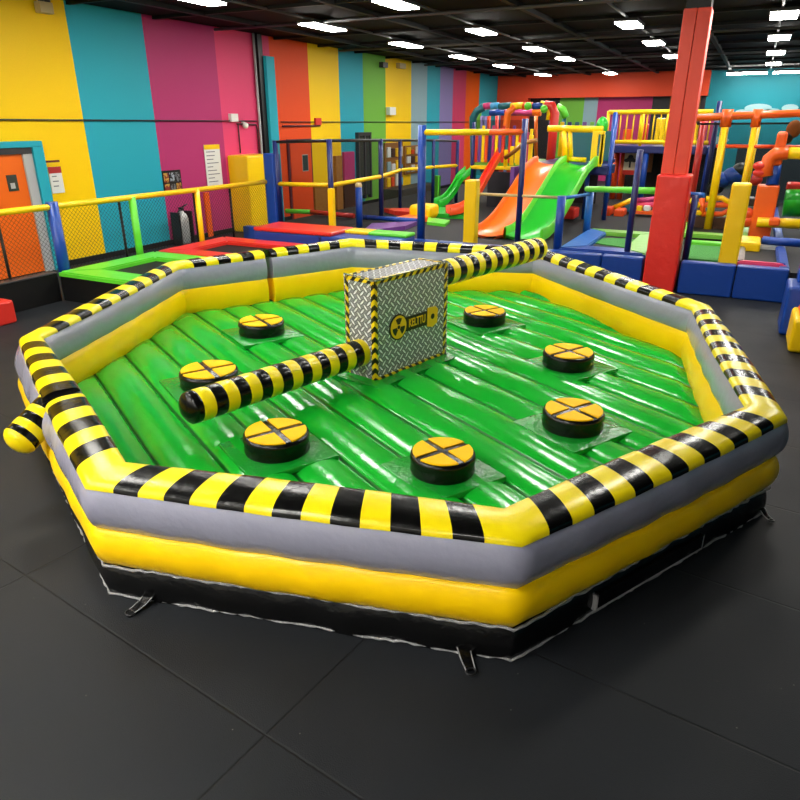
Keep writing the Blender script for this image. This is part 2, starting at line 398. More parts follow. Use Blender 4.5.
def ring(kind, sec, mats):
    b = MB(); prof = ring_profile(kind); rings = []; info = []
    for (i, t0, t1) in sec:
        ts = sorted({t for t in TS if t0 < t < t1} | {t0, t1})
        fine = []
        for a, c in zip(ts[:-1], ts[1:]):
            k = 2 if (c - a) > .02 else 1
            for q in range(k): fine.append((a + (c - a) * q / k, a + (c - a) * .5))
        if (i, t0, t1) == sec[-1]: fine.append((t1, ts[-2] * .5 + ts[-1] * .5))
        for t, mid in fine:
            p, m, hs = path_point(i, t); info.append((i, mid, t)); row = []
            for kk, (o, z) in enumerate(prof):
                sag = .012 * math.sin(t * 37 + i * 5 + z * 9) * math.sin(math.pi * t) * (0.5 if kind == 'cap' else 1)
                zz = z * (1 + (hs - 1) * min(1, max(0, (z - .2) / .5)))
                if kind == 'cap' and z > .705: a_ = (z - .70 - .035 * min(1, max(0, o / .242))); zz += max(0, a_) * (RISE[i] * (1 - t) + RISE[(i + 1) % NP] * t - 1)
                ins = (INS[i] * (1 - t) + INS[(i + 1) % NP] * t) * max(0, 1 - o / .2) * min(1, max(0, (z - .5) / .2))
                puff = -.02 * math.sin(math.pi * t) * (1 if o < .18 else -1) if kind != 'base' else -.012 * abs(math.sin(t * math.pi * 4))
                row.append(b.bm.verts.new(p + m * (o + ins + puff + sag * .5) + Vector((0, 0, zz))))
            rings.append(row)
    n = len(prof)
    for k in range(len(rings) - 1):
        i, mid, t = info[k]
        if kind == 'cap':
            seg = max(0, sum(1 for q in TS if q <= mid) - 1); mm = mats[1] if seg % 2 == 1 else mats[0]
        else: mm = mats[0]
        mi = b.mi(mm)
        for j in range(n):
            f = b.bm.faces.new((rings[k][j], rings[k + 1][j], rings[k + 1][(j + 1) % n], rings[k][(j + 1) % n])); f.material_index = mi; f.smooth = True
    for r in (rings[0], rings[-1][::-1]):
        f = b.bm.faces.new(r); f.material_index = b.mi(mats[-1] if kind == 'cap' else mats[0])
    return b
for sec in sections():
    ring('base', sec, [V_BLK]).build('base_skirt', inf, 40)
    ring('yellow', sec, [V_YEL]).build('lower_tube', inf, 50)
    ring('grey', sec, [V_GREY]).build('upper_tube', inf, 50)
    ring('cap', sec, [V_CAPY, V_CAPK]).build('striped_cap', inf, 50)
# stitched frill along the black skirt's two seams, glints painted in as pale grey
def frill(z, off, amp, r):
    b = MB(); pts = []; random.seed(7)
    for i in range(NP):
        for k in range(60):
            p, m, hs = path_point(i, k / 60)
            pts.append(p + m * (off + random.uniform(-amp, amp)) + Vector((0, 0, z + random.uniform(-amp, amp) * .8)))
    pts.append(pts[0]); b.tube(pts, r, M_FRILL, 5, caps=False); return b
frill(.207, .016, .007, .009).build('stitched_seam_glint', inf); frill(.014, .018, .007, .008).build('stitched_seam_glint', inf)

# green bed made of long chambers running parallel to the side H-A
FLO = [PTS[i] + MIT[i] * (TH + .02) for i in range(NP)]
FC = sum(FLO, Vector()) / NP
ud = Vector((math.cos(math.radians(-30)), math.sin(math.radians(-30)), 0)); vd = Vector((-ud.y, ud.x, 0))
pu = [(p.dot(ud), p.dot(vd)) for p in FLO]
def span(v):
    xs = []
    for k in range(NP):
        (u0, v0), (u1, v1) = pu[k], pu[(k + 1) % NP]
        if (v0 - v) * (v1 - v) <= 0 and abs(v1 - v0) > 1e-9: xs.append(u0 + (u1 - u0) * (v - v0) / (v1 - v0))
    return (min(xs), max(xs)) if len(xs) >= 2 else None
vmin, vmax = min(v for _, v in pu), max(v for _, v in pu)
W = .385; vs = []; v = .9 - W * math.ceil((.9 - vmin) / W)
edges = [vmin]
while v < vmax:
    if v > vmin + .02: edges.append(v)
    v += W
edges.append(vmax)
BUMPH = .072
rowsv = []
for a, c in zip(edges[:-1], edges[1:]):
    for q in range(32):
        f = q / 32; rowsv.append((a + (c - a) * f, math.sin(math.pi * f) ** .55))
rowsv.append((vmax - 1e-4, 0))
b = MB(); NU = 90; grid = []
for v, h in rowsv:
    sp_ = span(min(max(v, vmin + 1e-4), vmax - 1e-4)); row = []
    for k in range(NU + 1):
        u = sp_[0] + (sp_[1] - sp_[0]) * k / NU
        p = ud * u + vd * v
        edge = min(1, min(k, NU - k) / 3)
        wr = .0015 * math.sin(u * 31 + v * 5) * (1 - h) + .004 * math.sin(u * 3.1 + v * 2)
        row.append(b.bm.verts.new((p.x, p.y, ZF - .06 + (BUMPH * h) * (.5 + .5 * edge) + wr)))
    grid.append(row)
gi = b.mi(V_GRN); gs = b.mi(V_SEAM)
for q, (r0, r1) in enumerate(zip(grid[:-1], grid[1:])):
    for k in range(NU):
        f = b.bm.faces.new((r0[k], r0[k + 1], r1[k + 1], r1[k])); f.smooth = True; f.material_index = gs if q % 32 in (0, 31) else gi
bed = b.build('green_bed', inf, 80)

# zipped flap on the skirt of side B-C, straps, bolster on side H-A
def skirt_frame(i, t):
    p, m, hs = path_point(i, t); d = (PTS[(i + 1) % NP] - PTS[i]).normalized(); return p, d, -inward(i)
p, d, nrm = skirt_frame(1, .46); b = MB()
Mx = Matrix((( d.x, nrm.x, 0, p.x), (d.y, nrm.y, 0, p.y), (0, 0, 1, 0), (0, 0, 0, 1)))
for (x0, x1, z0, z1) in ((-.5, .5, .05, .062), (-.5, .5, .148, .16), (-.5, -.488, .05, .16), (.488, .5, .05, .16)): b.box((x0, -.02, z0), (x1, .016, z1), M_FRILL if z0 < .06 else V_BLK, 0, M=Mx)
b.box((-.488, -.04, .06), (.488, .012, .15), V_BLK, .004, M=Mx); b.build('zip_flap', inf)
def strap(i, t, tilt, sc=.7):
    p, d, nrm = skirt_frame(i, t); b = MB()
    Mx = Matrix((( d.x, nrm.x, 0, p.x), (d.y, nrm.y, 0, p.y), (0, 0, 1, 0), (0, 0, 0, 1))) @ Matrix.Rotation(tilt, 4, 'Z') @ Matrix.Diagonal((sc, sc, 1, 1))
    prof = [(-.08, .05), (-.02, .045), (.05, .02), (.12, .012), (.15, .012)]
    for (y0, z0), (y1, z1) in zip(prof[:-1], prof[1:]):
        pts = [Mx @ Vector((sx, y, z)) for sx, y, z in ((-.055 + .08 * (y0 + .08), y0, z0), (.055 - .08 * (y0 + .08), y0, z0), (.055 - .08 * (y1 + .08), y1, z1), (-.055 + .08 * (y1 + .08), y1, z1))]
        b.slab(pts, (0, 0, .006), V_BLK)
    for sx in (-1, 1):
        b.tube([Mx @ Vector((sx * (.052 - .08 * (y + .08)), y, z + .008)) for y, z in prof], .0035, M_FRILL, 5)
    st = b.build('anchor_strap', inf)
    ring_pts = [Mx @ Vector((.038 * math.cos(a), .165 + .03 * math.sin(a), .016)) for a in [2 * math.pi * k / 16 for k in range(17)]]
    b = MB(); b.tube(ring_pts, .006, mat('blackened_steel', (58, 58, 60), .3, .5, metal=.8), 6, caps=False)
    subpart(b, 'anchor_ring', st)
strap(0, .115, .35); strap(0, .895, -.45); strap(1, .985, .3, .45)
# bolster
def striped_tube(p0, p1, r, nst, m0, m1, first=0, dome0=0, dome1=0, n=28):
    """lengths of alternate colour as one mesh, with rounded ends"""
    b = MB(); p0 = Vector(p0); p1 = Vector(p1); L = (p1 - p0).length; d = (p1 - p0) / L
    prof = []                                 # (distance, radius, material)
    cuts = [L * k / nst for k in range(nst + 1)]
    if dome0: prof += [(dome0 * (1 - math.cos(a)), r * math.sin(a), 0) for a in [math.pi / 2 * k / 6 for k in range(1, 6)]]
    for k in range(nst):
        x0 = cuts[k] if k else (dome0 or 0); x1 = cuts[k + 1] if k < nst - 1 else L - (dome1 or 0)
        for q in range(5):
            f = q / 4; prof.append((x0 + (x1 - x0) * f, r * (1 - .02 * abs(2 * f - 1) ** 6), k))
    if dome1: prof += [(L - dome1 * (1 - math.cos(a)), r * math.sin(a), nst - 1) for a in [math.pi / 2 * k / 6 for k in range(5, 0, -1)]]
    a = d.cross(Vector((0, 0, 1))).normalized(); c = d.cross(a); rings = []
    for x, rr, k in prof:
        rings.append([b.bm.verts.new(p0 + d * x + a * rr * math.cos(2 * math.pi * j / n) + c * rr * math.sin(2 * math.pi * j / n)) for j in range(n)])
    for q in range(len(rings) - 1):
        mm = (m0, m1)[(prof[q + 1][2] + first) % 2]; mi = b.mi(mm)
        for j in range(n):
            f = b.bm.faces.new((rings[q][j], rings[q][(j + 1) % n], rings[q + 1][(j + 1) % n], rings[q + 1][j])); f.material_index = mi; f.smooth = True
    f = b.bm.faces.new(rings[0]); f.material_index = b.mi((m0, m1)[first % 2])
    f = b.bm.faces.new(rings[-1]); f.material_index = b.mi((m0, m1)[(nst - 1 + first) % 2])
    return b
striped_tube(at(57, 402, .66), at(12, 448, .47), .116, 7, V_CAPY, V_CAPK, 0, 0, .08).build('side_bolster', inf, 40)

# ------------------------------------------------------------------ podiums on the bed
pods = [((-4.72, 5.91), .255, 'farthest left, near the back wall of the rim'), ((-4.14, 4.37), .26, 'half behind the low arm tip'),
        ((-2.79, 3.56), .237, 'in front of the low striped arm'), ((-1.57, 3.81), .222, 'nearest the front corner of the arena'),
        ((-.93, 4.94), .235, 'nearest the right rim corner'), ((-1.31, 6.37), .245, 'middle one of three along the right'), ((-2.58, 7.46), .25, 'at back below the high arm')]
for (x, y), r, w in pods:
    e = thing('podium', (x, y, ZF - .03), f'round black podium with yellow quartered top, {w}', 'podium', 'round podiums standing on the green bed')
    M0 = Matrix.Translation((x, y, 0)) @ Matrix.Rotation(math.radians(-30), 4, 'Z')
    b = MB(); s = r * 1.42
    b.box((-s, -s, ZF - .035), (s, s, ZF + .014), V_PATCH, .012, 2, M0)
    b.build('base_patch', e, 40)
    b = MB(); b.lathe([(0, ZF), (r * .98, ZF), (r * 1.02, ZF + .03), (r * 1.0, ZF + .075), (r * 1.03, ZF + .12), (r * 1.0, ZF + .148), (r * .9, ZF + .156), (0, ZF + .158)], (x, y, 0), V_BLK, 40); b.build('drum', e)
    b = MB(); gap = .026
    for sx in (-1, 1):
        for sy in (-1, 1):
            poly = []
            R = r * .94; c0 = gap; a0 = math.asin(gap / R); aa = [a0 + (math.pi / 2 - 2 * a0) * k / 10 for k in range(11)]
            poly = [(c0 * sx, c0 * sy)] + [(R * math.cos(a) * sx, R * math.sin(a) * sy) for a in aa]
            b.slab([M0 @ Vector((px, py, ZF + .153)) for px, py in poly], (0, 0, .012), V_PAD)
    b.build('top_pad', e)

# ------------------------------------------------------------------ sweeper unit in the middle
BC = Vector((-2.86, 5.70, 0)); BD = Vector((.249, .968, 0)); BN = Vector((.968, -.249, 0))   # long direction, sign-face normal
MBX = Matrix((( BD.x, BN.x, 0, BC.x), (BD.y, BN.y, 0, BC.y), (0, 0, 1, 0), (0, 0, 0, 1)))
L2, D2, Z0, Z1 = .535, .18, .235, 1.205
sw = thing('sweeper_machine', (BC.x, BC.y, ZF), 'tread plate box with two long striped arms at the centre of the green bed', 'sweeper')
b = MB(); uvl = b.uvl(); ti = b.mi(TREAD)
def face(pts, uvs):
    vs_ = [b.bm.verts.new(MBX @ Vector(p)) for p in pts]; f = b.bm.faces.new(vs_); f.material_index = ti
    for l, u in zip(f.loops, uvs): l[uvl].uv = u
hx, hy = L2, D2
for sx, sy in ((0, 1), (0, -1)):
    face([(-hx, sy * hy, Z0), (hx, sy * hy, Z0), (hx, sy * hy, Z1), (-hx, sy * hy, Z1)], [(0, 0), (2 * hx, 0), (2 * hx, Z1 - Z0), (0, Z1 - Z0)])
for sx in (-1, 1):
    face([(sx * hx, -hy, Z0), (sx * hx, hy, Z0), (sx * hx, hy, Z1), (sx * hx, -hy, Z1)], [(0, 0), (2 * hy, 0), (2 * hy, Z1 - Z0), (0, Z1 - Z0)])
face([(-hx, -hy, Z1), (hx, -hy, Z1), (hx, hy, Z1), (-hx, hy, Z1)], [(0, 0), (2 * hx, 0), (2 * hx, 2 * hy), (0, 2 * hy)])
face([(-hx, -hy, Z0), (hx, -hy, Z0), (hx, hy, Z0), (-hx, hy, Z0)], [(0, 0), (2 * hx, 0), (2 * hx, 2 * hy), (0, 2 * hy)])
bmesh.ops.remove_doubles(b.bm, verts=b.bm.verts, dist=1e-4)
bmesh.ops.bevel(b.bm, geom=list(b.bm.edges), offset=.02, segments=3, affect='EDGES', profile=.5)
boxo = b.build('machine_box', sw, 40)
# hazard trims: raised strips along the edges
b = MB(); uvl = b.uvl(); hi_ = b.mi(HAZ); TW = .036; TT = .006
def trim(a, c, w, nrm):
    a, c, w, nrm = Vector(a), Vector(c), Vector(w), Vector(nrm); L = (c - a).length; q = TT
    pts = [a, c, c + w, a + w]; lo = [b.bm.verts.new(MBX @ (p_ - nrm * .004)) for p_ in pts]; up = [b.bm.verts.new(MBX @ (p_ + nrm * q)) for p_ in pts]
    uvv = [(0, 0), (L, 0), (L, TW), (0, TW)]
    def mk(ix, src):
        f = b.bm.faces.new(src); f.material_index = hi_
        for l, u in zip(f.loops, ix): l[uvl].uv = u
    mk(uvv, up)
    for k in range(4):
        k2 = (k + 1) % 4; mk([uvv[k], uvv[k2], uvv[k2], uvv[k]], [lo[k], lo[k2], up[k2], up[k]])
for sy in (-1, 1):
    nn = (0, sy, 0)
    trim((-hx, sy * hy, Z1), (hx, sy * hy, Z1), (0, 0, -TW), nn); trim((-hx, sy * hy, Z0 + .01), (hx, sy * hy, Z0 + .01), (0, 0, TW), nn)
    for sx in (-1, 1): trim((sx * hx, sy * hy, Z0), (sx * hx, sy * hy, Z1), (-sx * TW, 0, 0), nn)
    trim((-hx, sy * hy, Z1), (hx, sy * hy, Z1), (0, -sy * TW, 0), (0, 0, 1))
for sx in (-1, 1):
    nn = (sx, 0, 0)
    trim((sx * hx, -hy, Z1), (sx * hx, hy, Z1), (0, 0, -TW), nn)
    for sy in (-1, 1): trim((sx * hx, sy * hy, Z0), (sx * hx, sy * hy, Z1), (0, -sy * TW, 0), nn)
    trim((sx * hx, -hy, Z1), (sx * hx, hy, Z1), (-sx * TW, 0, 0), (0, 0, 1))
b.build('edge_trim', sw, label='yellow and black hazard striped edging')
# sign on the face looking right: trefoil roundel, word panel, yellow badge
def onf(u, z, off): return MBX @ Vector((u, hy + off, z))
SK = paint('black'); SY = mat('sign_yellow', (240, 190, 20), .35)
def disc(cu, cz, r, off, th, m, b, n=32):
    b.slab([onf(cu + r * math.cos(2 * math.pi * k / n), cz + r * math.sin(2 * math.pi * k / n), off) for k in range(n)], BN * th, m)
zc = .71; uc = -.215
b = MB()
b.slab([onf(-.12, zc - .07, 0), onf(.27, zc - .07, 0), onf(.27, zc + .07, 0), onf(-.12, zc + .07, 0)], BN * .008, SK)
disc(uc, zc, .125, 0, .010, SK, b); sign = b.build('sign_board', sw)
b = MB(); disc(uc, zc, .112, .009, .004, SY, b)
subpart(b, 'roundel', sign)
b = MB()
for k in range(3):
    a0 = math.radians(90 + 120 * k - 29); a1 = math.radians(90 + 120 * k + 29)
    aa = [a0 + (a1 - a0) * q / 8 for q in range(9)]
    b.slab([onf(uc + .028 * math.cos(a), zc + .028 * math.sin(a), .0125) for a in aa[::-1]] + [onf(uc + .088 * math.cos(a), zc + .088 * math.sin(a), .0125) for a in aa], BN * .003, SK)
disc(uc, zc, .018, .0125, .003, SK, b); subpart(b, 'trefoil', sign)
b = MB(); b.slab([onf(.22, zc - .09, .007), onf(.30, zc - .11, .007), onf(.375, zc - .08, .007), onf(.385, zc + .06, .007), onf(.345, zc + .095, .007), onf(.22, zc + .10, .007)], BN * .006, SY)
disc(.30, zc, .028, .012, .003, SK, b); subpart(b, 'badge', sign)
def text_mesh(body, size, M, m, ext=.003):
    cu = bpy.data.curves.new('lettering', 'FONT'); cu.body = body; cu.size = size; cu.extrude = ext; cu.align_x = 'CENTER'; cu.align_y = 'CENTER'; cu.offset = size * .012
    to = bpy.data.objects.new('lettering', cu); COL.objects.link(to)
    me = bpy.data.meshes.new_from_object(to.evaluated_get(bpy.context.evaluated_depsgraph_get())); bpy.data.objects.remove(to)
    me.transform(M); me.materials.clear(); me.materials.append(m); return me
Mt = Matrix(((BD.x, 0, BN.x, 0), (BD.y, 0, BN.y, 0), (0, 1, 0, 0), (0, 0, 0, 1)))
me = text_mesh('KELTTU', .115, Matrix.Translation(onf(.062, zc, .009) - sw.location) @ Mt @ Matrix.Diagonal((.62, 1, 1, 1)), SY)
to = bpy.data.objects.new('lettering', me); COL.objects.link(to); to.parent = sign
# arms
striped_tube(BC - BD * (L2 - .03) + Vector((0, 0, .50)), Vector((-3.46, 3.34, .53)), .128, 18, V_CAPY, V_CAPK, 0, 0, .07).build('padded_arm', sw, 40, label='low arm reaching towards the left front')
striped_tube(BC + BD * (L2 - .03) + Vector((0, 0, 1.05)), Vector((-2.18, 8.25, 1.06)), .135, 19, V_CAPY, V_CAPK, 0, 0, .05).build('padded_arm', sw, 40, label='high arm reaching over the back rim')
# rubber apron the box stands on
b = MB(); b.box((-L2 - .12, -D2 - .12, ZF - .04), (L2 + .12, D2 + .14, ZF + .004), V_PATCH, .01, 2, MBX); b.build('apron', sw, 40)

# ------------------------------------------------------------------ left trampoline decks, knee wall, net fence
DZ = .44
def pad_ring(root, x0, x1, y0, y1, w, z, th, m, name='frame_pad'):
    """four mitred pads round a bed"""
    o = [(x0, y0), (x1, y0), (x1, y1), (x0, y1)]; i = [(x0 + w, y0 + w), (x1 - w, y0 + w), (x1 - w, y1 - w), (x0 + w, y1 - w)]
    for k in range(4):
        k2 = (k + 1) % 4; b = MB(); b.prism([o[k], o[k2], i[k2], i[k]], z - th, z, m[k] if isinstance(m, list) else m)
        bmesh.ops.bevel(b.bm, geom=[e for e in b.bm.edges if abs(e.verts[0].co.z - z) < 1e-5 and abs(e.verts[1].co.z - z) < 1e-5], offset=.02, segments=2, affect='EDGES')
        b.build(name, root)
BEDM = mat('trampoline_mesh_black', (20, 20, 21), .6, .3)
def trampoline(x0, x1, y0, y1, z, pads, label, fz=0.0, w=.38, bedm=None, group=None):
    e = thing('trampoline', ((x0 + x1) / 2, (y0 + y1) / 2, fz), label, 'trampoline', group)
    pad_ring(e, x0, x1, y0, y1, w, z, .07, pads)
    b = MB(); b.box((x0 + w - .03, y0 + w - .03, z - .10), (x1 - w + .03, y1 - w + .03, z - .075), bedm or BEDM); b.build('jumping_bed', e)
    b = MB(); bk = mat('deck_side_black', (15, 15, 16), .5, .3)
    b.box((x0 + .01, y0 + .01, fz), (x1 - .01, y0 + .06, z - .07), bk); b.box((x0 + .01, y1 - .06, fz), (x1 - .01, y1 - .01, z - .07), bk)
    b.box((x0 + .01, y0 + .06, fz), (x0 + .06, y1 - .06, z - .07), bk); b.box((x1 - .06, y0 + .06, fz), (x1 - .01, y1 - .06, z - .07), bk); b.build('frame', e)
    return e
trampoline(-9.0, -6.95, 6.62, 8.55, DZ, foam('lime'), 'trampoline with lime green pads behind the left rim of the arena', w=.42)
trampoline(-9.0, -6.7, 8.57, 10.35, DZ, foam('red'), 'trampoline with red pads behind the left rim of the arena', w=.42)
b = MB(); b.box((-9.16, .5, 0), (-9.0, 6.6, DZ - .02), mat('deck_side_black', (15, 15, 16), .5, .3), .01); b.box((-9.17, .5, DZ - .02), (-8.985, 6.6, DZ), paint('darkgrey'), .008)
tag(b.build('knee_wall'), 'low black wall beneath the yellow rail at far left', 'low wall')
b = MB(); b.box((-8.97, 4.4, 0), (-8.53, 5.53, .31), foam('red'), .03); tag(b.build('foam_block'), 'red foam block on the floor at the left edge of the picture', 'foam block')

fe = thing('net_fence', (-9.08, 6.3, 0), 'yellow topped net fence running along the left striped wall', 'fence')
b = MB(); b.tube([(-9.08, 1.0, 1.37), (-9.08, 12.0, 1.34)], .045, foam('yellow'), 14); b.build('top_rail', fe)
for y, k, r in ((atx(63, 262, -9.08)[1], 'blue', .085), (atx(138, 240, -9.08)[1], 'lime', .06), (atx(201, 230, -9.08)[1], 'yellow', .05), (3.4, 'blue', .07)):
    b = MB(); b.tube([(-9.08, y, 0), (-9.08, y, 1.36 if k != 'blue' else 1.42)], r, foam(k) if k != 'blue' else foam('blue'), 14); b.build('post', fe)
for y in (atx(6, 260, -9.14)[1], atx(124, 235, -9.14)[1], atx(197, 225, -9.14)[1], atx(232, 215, -9.14)[1]):
    b = MB(); b.tube([(-9.14, y, 0), (-9.14, y, 1.34)], .022, paint('black'), 8); b.build('post', fe)
b = MB(); wm = mat('net_cord_black', (30, 30, 30), .7); cell = .05; zl, zh = .42, 1.33; x = -9.11; nn = 0; step = cell * math.sqrt(2)
y = 1.0 - (zh - zl)
while y < 12.0:
    for sgn in (1, -1):
        ya, yb = (y, y + (zh - zl)) if sgn > 0 else (y + (zh - zl), y)
        za, zb = zl, zh
        pa, pb = Vector((x, ya, za)), Vector((x, yb, zb))
        dd = pb - pa; t0, t1 = 0.0, 1.0
        for lim, s_ in ((1.0, 1), (12.0, -1)):
            fa = (pa.y - lim) * s_; fb = (pb.y - lim) * s_
            if fa < 0 and fb < 0: t0, t1 = 1, 0
            elif fa < 0: t0 = max(t0, fa / (fa - fb))
            elif fb < 0: t1 = min(t1, fa / (fa - fb))
        if t1 - t0 > .02: b.tube([pa + dd * t0, pa + dd * t1], .0028, wm, 3, caps=False)
    y += step
b.build('net', fe)

# wall mounted things, left wall
def wallbox(name, p0, p1, depth, m, label, cat, bev=.004, X=-11.19):
    a = atx(*p0, X); c = atx(*p1, X); b = MB()
    b.box((X, min(a[1], c[1]), min(a[2], c[2])), (X + depth, max(a[1], c[1]), max(a[2], c[2])), m, bev); o = b.build(name); 
    return tag(o, label, cat)
def notice(name, y0, y1, z0, z1, sheet, label, cat, head=None, lines=0, X=-11.195):
    e = thing(name, (X, (y0 + y1) / 2, z0), label, cat)
    b = MB(); b.box((X, y0, z0), (X + .015, y1, z1), sheet); b.build('sheet', e)
    if head: b = MB(); b.box((X + .014, y0, z1 - head[1]), (X + .02, y1, z1), head[0]); b.build('header', e)
    if lines:
        b = MB(); random.seed(lines); gm = mat('printed_grey', (110, 112, 118), .6); top = z1 - (head[1] if head else 0) - .05
        for k in range(lines):
            zz = top - (top - z0 - .04) * k / lines; b.box((X + .014, y0 + .05, zz - .012), (X + .018, y0 + .05 + (y1 - y0 - .1) * random.uniform(.45, 1), zz + .006), gm)
        b.build('printed_text', e)
    return e
notice('notice_sign', 8.39, 8.68, 1.79, 1.87, paint('yellow'), 'small yellow strip sign on the yellow wall beside the orange door', 'sign', (mat('sign_maroon', (96, 26, 18), .5), .035))
notice('notice_sign', 8.42, 8.68, 1.31, 1.76, mat('paper', (222, 222, 216), .6), 'white notice with red heading on the yellow wall beside the orange door', 'notice', (mat('sign_red', (170, 30, 24), .5), .11), 3)
notice('notice_sign', 12.48, 13.0, 1.1, 2.02, mat('paper', (222, 222, 216), .6), 'tall white rules notice with yellow heading on the magenta wall', 'notice', (paint('yellow'), .1), 9)
e = thing('photo_poster', (-11.2, 11.4, 1.05), 'dark poster of several small pictures on the magenta wall', 'poster')
b = MB(); b.box((-11.2, 11.12, 1.05), (-11.185, 11.66, 1.54), paint('black')); b.build('backing', e)
b = MB(); random.seed(3)
pmats = [two_tone('photo_pale', (160, 170, 180), (40, 40, 44), 14), two_tone('photo_warm', (190, 150, 60), (130, 40, 30), 12), two_tone('photo_grey', (110, 112, 116), (20, 20, 22), 16)]
for r_ in range(2):
    for c_ in range(3): b.box((-11.187, 11.15 + c_ * .17, 1.08 + r_ * .22), (-11.18, 11.15 + c_ * .17 + .14, 1.08 + r_ * .22 + .19), pmats[(r_ + c_ * 2) % 3 if c_ else 1])
b.build('photographs', e)
# extinguisher
e = thing('fire_extinguisher', (-10.95, 11.3, 0), 'silver fire extinguisher in a black frame on the floor by the magenta wall', 'fire extinguisher')
b = MB(); b.lathe([(0, .02), (.12, .02), (.13, .05), (.13, .55), (.10, .64), (.05, .68), (.045, .72), (0, .72)], (-10.95, 11.3, 0), mat('brushed_silver', (186, 188, 186), .3, .5, .1, 10, metal=.5)); b.build('cylinder', e)
b = MB(); b.box((-11.0, 11.26, .72), (-10.9, 11.34, .79), paint('black'), .01); b.tube([(-10.95, 11.3, .78), (-10.95, 11.5, .84)], .015, paint('black'), 8); b.build('valve', e)
b = MB(); b.tube([(-10.95, 11.28, .75), (-10.9, 11.14, .7), (-10.88, 11.12, .4), (-10.9, 11.15, .2)], .018, paint('black'), 8); b.build('hose', e)
b = MB()
for dy in (-.19, .19): b.box((-11.08, 11.3 + dy - .02, 0), (-10.84, 11.3 + dy + .02, .7), paint('black'), .005)
b.box((-11.08, 11.1, 0), (-10.84, 11.5, .02), paint('black')); b.build('stand', e)
# emergency light, detectors, conduits
e = thing('emergency_light', (-11.2, 8.88, 4.2), 'white twin-lamp emergency light high on the yellow wall', 'emergency light')
b = MB(); b.box((-11.2, 8.76, 4.19), (-11.06, 9.02, 4.36), paint('beige'), .01); b.build('housing', e)
b = MB()
for dy in (.07, .19): b.lathe([(0, 0), (.05, 0), (.05, .05), (0, .06)], (-11.1, 8.76 + dy, 4.36), paint('darkgrey'), 14)
b.build('lamp_head', e)
b = MB(); b.box((-11.2, 13.43, 2.5), (-11.1, 13.68, 2.68), paint('white'), .01); tag(b.build('junction_box'), 'white junction box on the pink wall', 'junction box')
e = thing('security_camera', (-11.2, 13.9, 2.4), 'small white dome camera below the junction box on the pink wall', 'camera')
b = MB(); b.ball((-11.1, 13.92, 2.42), .07, paint('white')); b.build('dome', e); b = MB(); b.tube([(-11.2, 13.92, 2.5), (-11.1, 13.92, 2.46)], .03, paint('white'), 10); b.build('bracket', e)
cm = mat('conduit_maroon', (86, 30, 44), .5)
b = MB(); b.tube([(-11.16, -2.9, 2.56), (-11.16, 14.45, 2.52)], .014, paint('darkgrey'), 6)
tag(b.build('conduit'), 'thin dark conduit running level along the near striped wall', 'conduit')
b = MB(); b.tube([(-11.16, 13.68, 2.46), (-11.16, 14.4, 2.44), (-11.16, 14.45, 2.3), (-11.16, 14.45, 1.7)], .02, cm, 8); b.tube([(-11.16, 13.72, 2.46), (-11.16, 13.72, 1.8)], .018, cm, 8)
tag(b.build('conduit'), 'maroon conduit dropping down the pink wall beside the white junction box', 'conduit')
b = MB(); b.tube([(-11.14, 14.53, 0), (-11.14, 14.53, CZ + .028)], .03, paint('silver'), 10)
tag(b.build('downpipe'), 'silver vertical pipe in the corner beside the teal pilaster', 'pipe')
b = MB(); b.tube([(-11.16, 15.45, 2.5), (-11.16, 32.9, 2.5)], .013, paint('darkgrey'), 6)
tag(b.build('conduit'), 'thin dark conduit along the far striped wall', 'conduit')
b = MB(); b.tube([(-11.16, 15.5, 2.4), (-11.16, 17.3, 2.4)], .022, cm, 8); tag(b.build('conduit'), 'dark red conduit across the orange stripe of the far wall', 'conduit')
wallbox('fire_alarm', (314, 118), (320, 125), .06, paint('red'), 'small red fire alarm box on the yellow stripe', 'fire alarm')
wallbox('speaker_box', (386, 107), (392, 115), .15, paint('white'), 'small white box speaker on the far yellow stripe', 'speaker')
wallbox('wall_lamp', (379, 62), (384, 68), .15, paint('darkgrey'), 'grey lamp box high on the green stripe', 'wall lamp')
wallbox('wall_lamp', (396, 63), (402, 69), .15, paint('beige'), 'beige lamp box high on the far yellow stripe', 'wall lamp')
b = MB(); b.box((-11.2, 12.3, 0), (-11.15, 12.46, 1.0), paint('orange'), .005); tag(b.build('wall_pad'), 'narrow orange panel on the magenta wall below the rail', 'panel')
e = thing('pillar_pad', (-10.9, 13.8, 0), 'yellow padded pillar against the pink wall', 'padded pillar')
b = MB(); b.box((-11.2, 13.25, 0), (-10.6, 14.3, 1.77), foam('yellow'), .04, 3); b.build('padding', e)
b = MB(); b.box((-11.2, 14.3, 0), (-10.65, 14.42, 1.74), paint('black'), .01); b.build('back_board', e)

# items along the far left wall (seen through the net)
e = thing('side_door', (-11.2, 16.2, 0), 'closed red door with a small window in the orange stripe', 'door')
b = MB(); b.box((-11.2, 15.75, 0), (-11.13, 16.75, 2.0), paint('redorange'), .01); b.build('door_leaf', e)
b = MB(); b.box((-11.14, 16.3, 1.25), (-11.12, 16.55, 1.65), mat('smoked_glass', (60, 66, 60), .08, .6)); b.box((-11.135, 16.28, 1.23), (-11.125, 16.57, 1.67), paint('silver')); b.build('window_pane', e)
b = MB(); b.box((-11.2, 15.68, 0), (-11.15, 15.75, 2.07), cm); b.box((-11.2, 16.75, 0), (-11.15, 16.82, 2.07), cm); b.box((-11.2, 15.75, 2.0), (-11.15, 16.75, 2.07), cm); b.build('door_frame', e)
wallbox('wood_panel', (333, 156), (341, 212), .1, mat('osb_wood', (158, 104, 36), .6, .3, .3, 12, var=.3), 'rough wooden board against the far yellow stripe', 'board')
